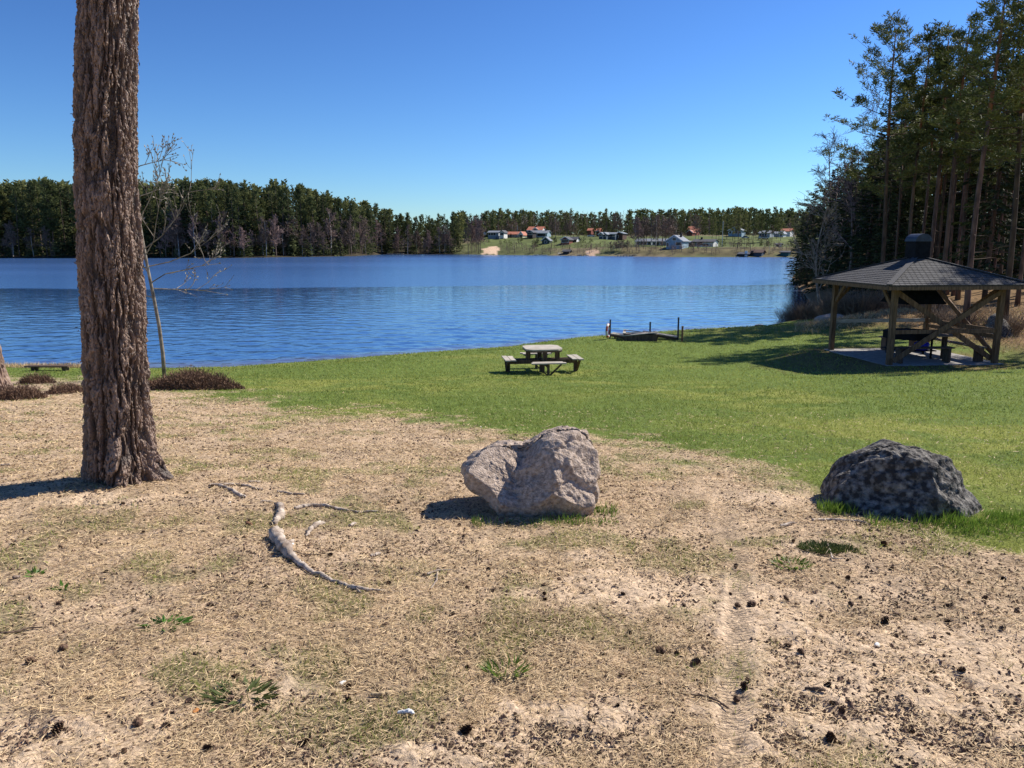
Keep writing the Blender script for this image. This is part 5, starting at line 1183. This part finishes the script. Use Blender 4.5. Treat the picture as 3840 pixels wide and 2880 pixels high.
# small leafless tree behind the big trunk, with buds
def sapling():
    x, y = ux(154, 21.5), 21.5; z = gz(x, y); r = np.random.default_rng(12)
    e = empty('bare_sapling', (x, y, z-.05)); tag(e, 'slender leafless young tree with pale buds behind the big trunk', 'tree')
    H = 7.0; t = np.linspace(0, 1, 10); P = np.stack([-.03-.7*t**2+.03*np.sin(t*9), .05*np.cos(t*7), H*t], 1)
    b = B(); b.tube(P, .052*(1-t)**.7+.006, 7); b.build('trunk', M['twig'], e, True)
    br = B(); bd = B(); BC = []; BD = []
    def grow(p, d, L, rd, lev):
        n = 5; q = [p]; dd = d/np.linalg.norm(d)
        for _ in range(n-1):
            dd = dd+r.normal(size=3)*.14+np.array([0, 0, .10 if d[2] > .3 else .03]); dd /= np.linalg.norm(dd); q.append(q[-1]+dd*L/(n-1))
        q = np.array(q); br.tube(q, np.linspace(rd, .005, n), 4, cap=False, tone=r.uniform(0, 1))
        BC.append(q[-1]); BD.append(dd)
        if lev < 3:
            for _ in range(5 if lev == 1 else 4):
                s = r.uniform(.25, .95)*(n-1); k = int(s); pt = q[k]+(q[min(k+1, n-1)]-q[k])*(s-k)
                nd = dd+r.normal(size=3)*.55+np.array([0, 0, .25]); grow(pt, nd, L*r.uniform(.25, .5), rd*.55, lev+1)
        else: BC.append(q[2]); BD.append(dd+r.normal(size=3)*.5)
    for k in range(12):
        h = [2.35, 2.6, 2.75, 3.0, 3.2, 3.5][k] if k < 6 else r.uniform(2.3, 6.6); az = r.uniform(-.5, .5) if k % 3 else r.uniform(2.4, 3.9)
        el = r.uniform(.05, .25) if h < 3.4 else r.uniform(.35, .85); L = (2.35 if h < 5 else 1.5)*r.uniform(.7, 1.1)*(1 if k % 3 else .55)
        grow(np.array([np.interp(h/H, t, P[:, a]) for a in range(3)]), np.array([math.cos(az)*math.cos(el), math.sin(az)*math.cos(el), math.sin(el)]), L, .017, 1)
    br.build('branches', M['twig'], e)
    n = len(BC); bd.leaves(np.array(BC), np.array(BD), r.uniform(.05, .10, n), .035, r.uniform(.4, 1, n)); bd.leaves(np.array(BC), np.array(BD)+r.normal(size=(n, 3))*.3, r.uniform(.05, .10, n), .035, r.uniform(.4, 1, n))
    o = bd.build('buds', M['bare_pale'], e); tag(o, kind='stuff')
sapling()
def heather(u, v, wx, wy, h, n, label):
    p = on_ground(u, v); r = np.random.default_rng(int(u*7+v)); b = B()
    a = r.uniform(0, 6.28, n); q = np.sqrt(r.uniform(0, 1, n)); X = q*np.cos(a)*wx; Y = q*np.sin(a)*wy+wy; lump = .65+.6*fbm(X*1.0+u, Y, 2.2, 2, 3)
    Z = ground(p[0]+X, p[1]+Y)-p[2]; top = h*(1-q**2.5)*lump
    D = np.stack([r.normal(size=n)*.45, r.normal(size=n)*.45, np.ones(n)], 1); L = top*r.uniform(.7, 1.15, n)
    b.leaves(np.stack([X, Y, Z-.01], 1), D, L+.05, .007, r.uniform(0, .7, n))
    m = int(n*2.4); ix = r.integers(0, n, m); s = r.uniform(.35, 1, m)[:, None]; Du = D/np.linalg.norm(D, axis=1, keepdims=True)
    b.leaves(np.stack([X, Y, Z], 1)[ix]+Du[ix]*L[ix][:, None]*s, D[ix]+r.normal(size=(m, 3))*.7, r.uniform(.03, .08, m), .013, r.uniform(0, 1, m))
    o = b.build('heather_bush', M['heather']); o.location = tuple(p); tag(o, label, 'heather')
heather(180, 391, 1.15, .5, .40, 7000, 'wide reddish-brown heather bush just right of the big trunk foot line')
heather(4, 401, .50, .4, .36, 1500, 'reddish heather clump at the left edge under the leaning trunk')
heather(58, 394, .42, .35, .24, 900, 'small heather clump between the bench and the big trunk')
heather(30, 384, .45, .3, .30, 900, 'heather clump close behind the leaning trunk foot')

# ------------------------------------------------------------------ roots and sticks
def zT(x, y): return (750+x/2.949)/3.75, (1750+y/2.949)/3.75
def root(pts, rad, label, zf=zT, m='root', name='exposed_root', lift=.25, cat='root', branches=(), seed=0):
    r = np.random.default_rng(seed+len(pts)); b = B()
    def run(pts, rad):
        P = []
        for a in pts:
            g = on_ground(*zf(*a[:2])); P.append([g[0], g[1], gz(g[0], g[1])])
        P = np.array(P); rd = np.interp(np.linspace(0, 1, len(P)), np.linspace(0, 1, len(rad)), rad)
        t = np.linspace(0, len(P)-1, (len(P)-1)*9+1); Q = np.stack([np.interp(t, range(len(P)), P[:, a]) for a in range(3)], 1)
        k = np.ones(7)/7; Qp = np.pad(Q, ((3, 3), (0, 0)), 'edge'); Q = np.stack([np.convolve(Qp[:, a], k, 'valid') for a in range(3)], 1)
        rr = np.interp(t, range(len(P)), rd)*(1+.35*(vn(t*.9, t*0, seed)-.5)+.12*(vn(t*3, t*0, seed)-.5))
        Q[:, 2] = ground(Q[:, 0], Q[:, 1])+rr*lift+.006; Q[:, :2] += r.normal(size=(len(Q), 2))*.002
        b.tube(Q, rr, 9, tone=r.uniform(0, 1)); Vl = b.V[-1]; b.V[-1] = Vl+(np.stack([vn(Vl[:, 0]*90+k_, Vl[:, 1]*90+Vl[:, 2]*140, k_) for k_ in (1, 2, 3)], 1)-.5)*np.repeat(rr, 9)[:, None]*.7
    run(pts, rad)
    for p2, r2 in branches: run(p2, r2)
    o = b.build(name, M[m], None, True); tag(o, label, cat); return o
root([(820, 775), (880, 860), (950, 970), (1030, 1040), (1150, 1110), (1280, 1195), (1400, 1250), (1560, 1330), (1720, 1385), (1880, 1385), (2060, 1400)], [.036, .040, .034, .020, .015, .012, .011, .011, .010, .007, .004],
     'long pale weathered root, thick at its upper left end and thinning to the right', lift=.45, branches=[([(1720, 1385), (1790, 1415)], [.008, .003]), ([(960, 900), (1010, 860), (1040, 845)], [.018, .016, .010])], seed=2)
root([(850, 440), (900, 480), (895, 560), (850, 620), (815, 655)], [.024, .030, .026, .024, .018], 'short thick bleached root stub above the long root', lift=.4, seed=3)
root([(1040, 495), (1140, 475), (1260, 458), (1430, 460), (1600, 490), (1780, 495), (1990, 495)], [.012, .014, .010, .009, .008, .007, .004], 'thin wavy bleached root right of the thick root stub', seed=4)
root([(1170, 778), (1230, 720), (1290, 670), (1390, 632)], [.006, .020, .022, .012], 'short bleached root hump between the thin wavy root and the long root', lift=.2, seed=5)
root([(90, 220), (200, 206), (300, 203), (400, 205), (520, 220), (620, 255), (700, 260)], [.010, .012, .010, .010, .009, .008, .004], 'forked pale root nearest the big pine', branches=[([(200, 215), (330, 265), (430, 330), (520, 360)], [.011, .014, .014, .006])], seed=6)
root([(850, 285), (960, 300), (1060, 320), (1170, 322)], [.006, .008, .008, .004], 'thin pale root right of the forked root', seed=7)
root([(100, 925), (250, 918), (420, 925), (560, 940), (700, 970)], [.008, .009, .008, .007, .004], 'thin bleached root in the sand in front of the dark boulder', zf=zR2, seed=8)
def zS(x, y): return (2400+x/1.885)/3.75, (2000+y/1.885)/3.75
def zQ(x, y): return (1250+x/1.784)/3.75, (1950+y/1.784)/3.75
def zU(x, y): return (x/2.127)/3.75, (2100+y/2.127)/3.75
def zC(x, y): return x/3.75, y/3.75
for zf, pts, rad, m, lb in [
    (zT, [(1885, 1000), (1945, 970), (2000, 945)], [.006, .007, .005], 'root', 'short pale straight stick right of the long root'),
    (zT, [(1650, 665), (1720, 632)], [.008, .010], 'root', 'pale wood splinter above the short pale stick'),
    (zT, [(665, 425), (740, 415), (820, 412)], [.007, .007, .004], 'root', 'bleached splinter just left of the thick root stub'),
    (zT, [(535, 185), (610, 182), (680, 182)], [.006, .007, .004], 'root', 'bleached splinter above the right end of the forked root'),
    (zT, [(500, 645), (585, 655)], [.009, .008], 'pole_rust', 'short red-brown bark stick left of the thick root stub'),
    (zT, [(1020, 960), (1180, 1000), (1290, 975), (1460, 968)], [.003, .004, .003, .002], 'branch', 'thin dark twig lying right of the long root'),
    (zT, [(1570, 85), (1640, 120), (1740, 150), (1815, 180)], [.004, .004, .003, .002], 'branch', 'thin dark twig near the light boulder'),
    (zS, [(340, 1155), (480, 1160), (560, 1190), (640, 1235)], [.003, .004, .004, .003], 'branch', 'long dark curved twig in the sand below the tyre track middle'),
    (zS, [(1165, 1122), (1240, 1128), (1320, 1135)], [.006, .008, .006], 'branch', 'straight grey stick in the sand right of the tyre track'),
    (zS, [(1325, 85), (1350, 140), (1355, 190), (1440, 183)], [.005, .004, .004, .003], 'root', 'forked pale twig beside the moss clump'),
    (zQ, [(620, 375), (700, 345), (800, 330)], [.005, .006, .003], 'root', 'curved pale twig in the middle foreground'),
    (zQ, [(700, 350), (690, 420), (650, 470)], [.004, .004, .003], 'root', 'thin pale twig hanging down from the curved twig'),
    (zQ, [(255, 1208), (320, 1208), (400, 1192)], [.007, .007, .005], 'straw', 'short straw-coloured stick low in the middle foreground'),
    (zQ, [(430, 1322), (490, 1328), (550, 1342)], [.005, .007, .004], 'white', 'white wood splinter near the bottom, with a dark shadow side'),
    (zQ, [(245, 245), (285, 228), (318, 214)], [.006, .007, .005], 'root', 'pale stick just past the right end of the long root'),
    (zU, [(0, 610), (110, 590), (220, 560), (380, 542)], [.006, .006, .005, .003], 'branch', 'dark straight twig at the left edge'),
    (zU, [(100, 172), (170, 152)], [.008, .006], 'root', 'pale splinter near the left edge'),
    (zC, [(0, 1750), (40, 1747)], [.010, .006], 'root', 'pale root tip at the left edge level with the pine foot'),
    (zC, [(2920, 1975), (2985, 1960)], [.010, .007], 'root', 'pale bark piece left of the dark boulder'),
    (zC, [(100, 1475), (150, 1487)], [.012, .010], 'root', 'pale fallen branch by the heather at the left')]:
    root(pts, rad, lb, zf=zf, m=m, name='fallen_stick', cat='stick', lift=.9, seed=len(lb))
def scrap(zf, x, y, s, m, label, name, cat, fl=.35):
    g = on_ground(*zf(x, y)); o = obj(name, rock_mesh(name, (s, s*.6, s*fl), x*.37, m, 1, 2), None, (g[0], g[1], gz(g[0], g[1])+s*.15), rng.uniform(0, 3)); tag(o, label, cat)
scrap(zT, 330, 410, .016, 'white', 'little white pebble between the big pine and the root stub', 'pebble', 'pebble')
scrap(zT, 1015, 862, .022, 'white', 'white wood chip beside the thick end of the long root', 'wood_chip', 'wood chip')
scrap(zS, 1675, 797, .020, 'white', 'small white paper scrap in the sand on the right', 'paper_scrap', 'scrap')
scrap(zU, 1565, 1238, .016, 'redleaf', 'small orange leaf near the bottom left', 'fallen_leaf', 'leaf', .2)
scrap(zQ, 60, 1105, .018, 'white', 'white chip at the left of the middle foreground', 'wood_chip', 'wood chip')
scrap(zR1, 560, 148, .018, 'white', 'white chip in the grass behind the light boulder', 'wood_chip', 'wood chip')
scrap(zC, 3765, 2157, .018, 'white', 'white chip near the right edge below the grass', 'wood_chip', 'wood chip')
# moss clump and rosettes
def clump(zf, x, y, rr, n, m, label, name, cat, L=(.02, .05), flat_=.5, w=.006, down=.2):
    g = on_ground(*zf(x, y)); r = np.random.default_rng(int(x)); b = B(); a = r.uniform(0, 6.28, n); q = np.sqrt(r.uniform(0, 1, n))*rr
    C = np.stack([q*np.cos(a)*1.3, q*np.sin(a), np.zeros(n)], 1); C[:, 2] = ground(g[0]+C[:, 0], g[1]+C[:, 1])-g[2]-.004
    D = np.stack([np.cos(a)*flat_+r.normal(size=n)*.3, np.sin(a)*flat_+r.normal(size=n)*.3, np.full(n, .8-down)], 1)
    b.leaves(C, D, r.uniform(*L, n), w, r.uniform(0, 1, n)); o = b.build(name, M[m]); o.location = tuple(g); tag(o, label, cat)
clump(zS, 1270, 105, .085, 900, 'mosscol', 'larger dark green moss clump with a pale twig through it', 'moss_clump', 'moss', (.02, .05), .5, .006)
clump(zS, 1435, 112, .055, 400, 'mosscol', 'smaller dark green moss clump right of the larger one', 'moss_clump', 'moss', (.02, .04), .5, .006)
clump(zU, 1310, 545, .035, 34, 'green_leaf', 'bright green dandelion rosette in the left foreground', 'dandelion_rosette', 'weed', (.05, .10), 1.2, .022, .55)
clump(zU, 500, 235, .02, 18, 'green_leaf', 'small bright green rosette at the left, above the dandelion', 'weed_rosette', 'weed', (.03, .07), .8, .016, .3)
clump(zU, 265, 125, .02, 14, 'green_leaf', 'tiny green rosette nearest the left edge', 'weed_rosette', 'weed', (.03, .06), .8, .014, .3)
clump(zU, 1920, 1110, .08, 120, 'mosscol', 'dark feathery yarrow patch at the bottom left', 'yarrow_patch', 'weed', (.03, .08), 1.0, .012, .5)
clump(zQ, 1160, 1040, .05, 90, 'tuft', 'fresh grass tuft with a light tip in the middle foreground', 'grass_tuft', 'grass', (.04, .08), .8, .006, .1)
clump(zS, 1070, 215, .06, 120, 'tuft', 'green leafy tuft beside the upper end of the tyre track', 'grass_tuft', 'grass', (.03, .07), 1., .009, .3)

# ------------------------------------------------------------------ pine cones
def cone_mesh(i):
    r = np.random.default_rng(500+i); b = B(); L = .05; b.tube([(-L/2, 0, .018), (0, 0, .02), (L/2, 0, .018)], [.006, .010, .003], 6)
    n = 46; t = (np.arange(n)+.5)/n; a = np.arange(n)*2.39996; rr = .021*np.sin(np.clip(t*2.6+.45, 0, 3.1))
    C = np.stack([L*(t-.5)*.9, np.zeros(n), np.full(n, .019)], 1); D = np.stack([.45+0*t, np.cos(a), np.sin(a)], 1)
    b.leaves(C, D, rr+.007, .016, .5, side=np.tile([[1., 0, 0]], (n, 1))+r.normal(size=(n, 3))*.15)
    return b.mesh('pine_cone', M['cone'])
CM = [cone_mesh(i) for i in range(4)]
KN = [(zS, 810, 505, 'largest dark cone in the sand just right of the tyre track', 1.25), (zS, 1745, 628, 'dark open cone lying alone in bare sand on the right', 1.25), (zS, 740, 1090, 'closed dark cone beside the lower tyre track', 1.),
      (zS, 385, 925, 'dark cone left of the tyre track, level with its middle', 1.1), (zS, 140, 870, 'dark cone furthest left of the tyre track in the sand', 1.2), (zQ, 890, 1455, 'cone with a white flake beside it at the bottom middle', 1.2),
      (zU, 515, 733, 'cone at the left below the twig', 1.1), (zU, 245, 840, 'dark cone near the left edge below the other', 1.1), (zU, 1095, 1360, 'reddish cone at the bottom left', 1.1), (zU, 500, 1400, 'grey-tipped cone low at the left', 1.2),
      (zR2, 840, 1165, 'round dark cone below the dark boulder', 1.2), (zS, 1350, 1455, 'dark cone low on the right in the sand', 1.2)]
def place_cone(x, y, s, label, group=None):
    o = bpy.data.objects.new('pine_cone', CM[int(rng.integers(4))]); COL.objects.link(o); o.location = (x, y, gz(x, y)-.003)
    o.rotation_euler = (rng.uniform(-.5, .5), rng.uniform(-.4, .9), rng.uniform(0, 6.28)); o.scale = (s, s, s); tag(o, label, 'pine cone', group)
for zf, x, y, lb, s in KN:
    g = on_ground(*zf(x, y)); place_cone(g[0], g[1], s*.74, lb)
cnt = 0
while cnt < 175:
    v = rng.uniform(440, 768)**1.0; u = rng.uniform(0, 1024)
    if rng.uniform() > (1.0 if v < 640 else .6): continue
    g = on_ground(u, v)
    if lawn_mask(np.array([g[0]]), np.array([g[1]]))[0] > .45: continue
    if rng.uniform() > .35+.65*vn(np.array([g[0]*1.3]), np.array([g[1]*1.3]), 4)[0]: continue
    place_cone(g[0], g[1], rng.uniform(.36, .66), 'dark brown open pine cone scattered on the dry needle litter', 'pine cones on the litter'); cnt += 1

# ------------------------------------------------------------------ ground cover: grass, straw, crumbs
def sample(n, r0, r1, amax=41):
    th = R(1)*rng.uniform(-amax, amax, n); r = r0*(r1/r0)**rng.uniform(0, 1, n); return r*np.sin(th), r*np.cos(th), r
def clear(x, y):
    return ~((np.abs(x-12.9-.1*(y-24.8)) < 2.0) & (np.abs(y-24.8) < 2.0))
def scatter_grass():
    x, y, r = sample(620000, 2.0, 46, 40)
    lm = lawn_mask(x, y); sm = sand_mask(x, y); patch = sst(.55, .72, fbm(x, y, 2.6, 3, 91))
    g0 = ground(x, y, False)
    right = sst(0, 1.6, (x-.42*y+.0)/1.5)*(y > 24)
    pr = lm*(.75+.25*patch)+(1-lm)*(1-sm)*patch*.5
    k = (rng.uniform(0, 1, len(x)) < pr*(1-.8*right)*.62) & (g0 > .06) & clear(x, y)
    x, y, r, lm, patch = x[k], y[k], r[k], lm[k], patch[k]; z = ground(x, y); n = len(x)
    h = rng.uniform(.5, 1.3, n)*np.interp(r, [2, 6, 12, 45], [.034, .038, .05, .085])*(.7+.5*fbm(x, y, 1.2, 2, 95))
    w_ = np.interp(r, [2, 5, 12, 45], [.0032, .005, .012, .045])
    D = np.stack([rng.normal(size=n)*.55, rng.normal(size=n)*.55, np.ones(n)], 1)
    S = np.cross(D, rng.normal(size=(n, 3))*np.array([1, 1, .1])); S /= np.linalg.norm(S, axis=1, keepdims=True); D /= np.linalg.norm(D, axis=1, keepdims=True)
    C = np.stack([x, y, z-.004], 1); bend = np.stack([rng.normal(size=n), rng.normal(size=n), -np.ones(n)*.2], 1)*.25
    V = np.stack([C-S*w_[:, None]/2, C+S*w_[:, None]/2, C+(D+bend)*h[:, None]], 1).reshape(-1, 3)
    big = fbm(x, y, .33, 3, 97); dryp = sst(.40, .62, fbm(x, y, .45, 4, 99))
    tone = np.clip(.12+.35*rng.uniform(0, 1, n)+.55*dryp*rng.uniform(.2, 1, n)+(big-.5)*.5+.6*(rng.uniform(0, 1, n) > .95)+.35*sst(.55, .8, fbm(x, y, 2.2, 3, 98))*(rng.uniform(0, 1, n) > .4)+.18*(1-lm), 0, 1)
    o = obj('lawn_grass', newmesh('lawn_grass', V, np.arange(3*n).reshape(-1, 3), M['grass'], tone=np.repeat(tone, 3))); tag(o, 'short spring grass of the lawn sloping to the lake', 'grass', kind='stuff')
    print('grass', n)
def scatter_straw():
    x, y, r = sample(380000, 1.9, 19, 40)
    lm = lawn_mask(x, y); sm = sand_mask(x, y); cl = fbm(x, y, 3.2, 3, 101)
    k = rng.uniform(0, 1, len(x)) < (1-lm)*(1-.72*sm)*(.45+.9*sst(.35, .65, cl))+.05*lm*(r < 12); k &= ~((np.abs(x-np.interp(y, [2.0, 3.9, 4.9], [.64, 1.23, 1.40])) < .065) & (y < 4.6) & (rng.uniform(0, 1, len(x)) < .8))
    x, y, r = x[k], y[k], r[k]; n = len(x)
    z = ground(x, y); L = rng.uniform(.018, .065, n)*np.interp(r, [2, 6, 19], [.8, 1.0, 1.7]); w_ = np.interp(r, [2, 5, 19], [.0023, .0040, .013])*rng.uniform(.6, 1.4, n)
    a = rng.normal(.35, .9, n); pit = np.abs(rng.normal(0, .22, n))
    D = np.stack([np.cos(a)*np.cos(pit), np.sin(a)*np.cos(pit), np.sin(pit)], 1)*np.where(rng.uniform(size=n) < .5, -1, 1)[:, None]; D[:, 2] = np.abs(D[:, 2])
    b = B(); b.leaves(np.stack([x, y, z+rng.uniform(.001, .008, n)], 1), D, L, w_, np.clip(rng.beta(2, 1.6, n)-.15*(cl[k]-.5), 0, 1), side=np.tile([[0, 0, 1.]], (n, 1))+rng.normal(size=(n, 3))*.5)
    o = b.build('dry_straw', M['straw']); tag(o, 'dry straw and pine needles littering the sandy ground', 'litter', kind='stuff'); print('straw', n)
def scatter_chips():
    x, y, r = sample(240000, 1.9, 15, 40)
    lm = lawn_mask(x, y); cl = fbm(x, y, 2.4, 4, 111); k = (rng.uniform(0, 1, len(x)) < (1-lm)*(.26+.55*sst(.46, .68, cl))) & (np.abs(x-np.interp(y, [2.0, 3.9, 4.9], [.64, 1.23, 1.40])) > .06); x, y, r = x[k], y[k], r[k]; n = len(x)
    s = np.minimum(rng.gamma(1.5, .0023, n), .010)*np.interp(r, [2, 6, 14], [.85, 1.15, 2.0])+.002; z = ground(x, y)
    base = np.array([[-1, -.6, 0], [1, -.5, 0], [.1, 1, 0], [0, 0, .9]]); V = base[None]*s[:, None, None]*rng.uniform(.5, 1.4, (n, 4, 3))
    a = rng.uniform(0, 6.28, n); c, si = np.cos(a)[:, None], np.sin(a)[:, None]; V = np.stack([V[..., 0]*c-V[..., 1]*si+x[:, None], V[..., 0]*si+V[..., 1]*c+y[:, None], V[..., 2]+z[:, None]], -1).reshape(-1, 3)
    i = np.arange(n)[:, None]*4; T = np.concatenate([i+[0, 1, 3], i+[1, 2, 3], i+[2, 0, 3]])
    o = obj('bark_crumbs', newmesh('bark_crumbs', V, T, M['chip'], tone=np.repeat(rng.uniform(0, 1, n), 4))); tag(o, 'dark bark crumbs and cone scales strewn over the sand', 'litter', kind='stuff'); print('chips', n)
def tufts():
    b = B()
    def ring(C, Y, xs, n, h0, yo):
        x = C[0]+np.interp(rng.uniform(0, 1, n), np.linspace(0, 1, len(xs)), xs); y = Y-yo+rng.normal(size=n)*.05-.02; z = ground(x, y)
        h = h0*rng.uniform(.4, 1.2, n)*(.5+vn(x*9, y*2, 3)); D = np.stack([rng.normal(size=n)*.35, rng.normal(size=n)*.35-.15, np.ones(n)], 1)
        b.leaves(np.stack([x, y, z-.01], 1), D, h, .0048, rng.uniform(0, 1, n))
    ring(*B1, [-.36, -.30, -.05, .1, .2, .32, .45, .52, .56], 520, .055, .36); ring(*B1, [.42, .5, .58], 220, .085, .12)
    ring(*B2, [-.42, -.1, .1, .3, .5, .62, .75], 1300, .075, .42); ring(*B2, [.45, .6, .8], 800, .08, .25); ring(*B2, [-.62, -.55, -.48, -.40], 400, .10, .15); ring(*B2, [.0, .4, .85], 900, .05, .58)
    o = b.build('long_grass', M['tuft']); tag(o, 'longer bright green grass fringing the feet of both boulders', 'grass', kind='stuff')
    b = B()
    n = 9000; x = rng.uniform(13, 24, n); y = rng.normal(37.4, 1.6, n)+(x-17)*.1; z = ground(x, y); k = (x > ux(800, y)) & (z > .15)&(rng.uniform(size=n) < fbm(x, y, .8, 2, 7)*1.4-.1); x, y, z = x[k], y[k], z[k]; n = len(x)
    D = np.stack([rng.normal(size=n)*.8, rng.normal(size=n)*.8, np.ones(n)*.8], 1); b.leaves(np.stack([x, y, z], 1), D, rng.uniform(.10, .34, n), .022, rng.uniform(0, .55, n))
    n = 2500; x = rng.uniform(-19, -14.5, n); y = rng.uniform(27.6, 28.6, n); z = ground(x, y); D = np.stack([rng.normal(size=n)*.5, rng.normal(size=n)*.5, np.ones(n)], 1)
    b.leaves(np.stack([x, y, z], 1), D, rng.uniform(.06, .28, n), .015, rng.uniform(0, 1, n))
    n = 9000; x = rng.uniform(15.5, 30, n); y = rng.uniform(25, 40, n); k = x > .5*y+1.5; x, y = x[k], y[k]; n = len(x); z = ground(x, y); D = np.stack([rng.normal(size=n)*.8, rng.normal(size=n)*.8, np.ones(n)*.7], 1)
    b.leaves(np.stack([x, y, z], 1), D, rng.uniform(.1, .3, n), .018, rng.uniform(0, .35, n))
    o = b.build('dry_grass', M['straw']); tag(o, 'tall dry grass on the banks and at the foot of the wood', 'grass', kind='stuff')
scatter_grass(); scatter_straw(); scatter_chips(); tufts()
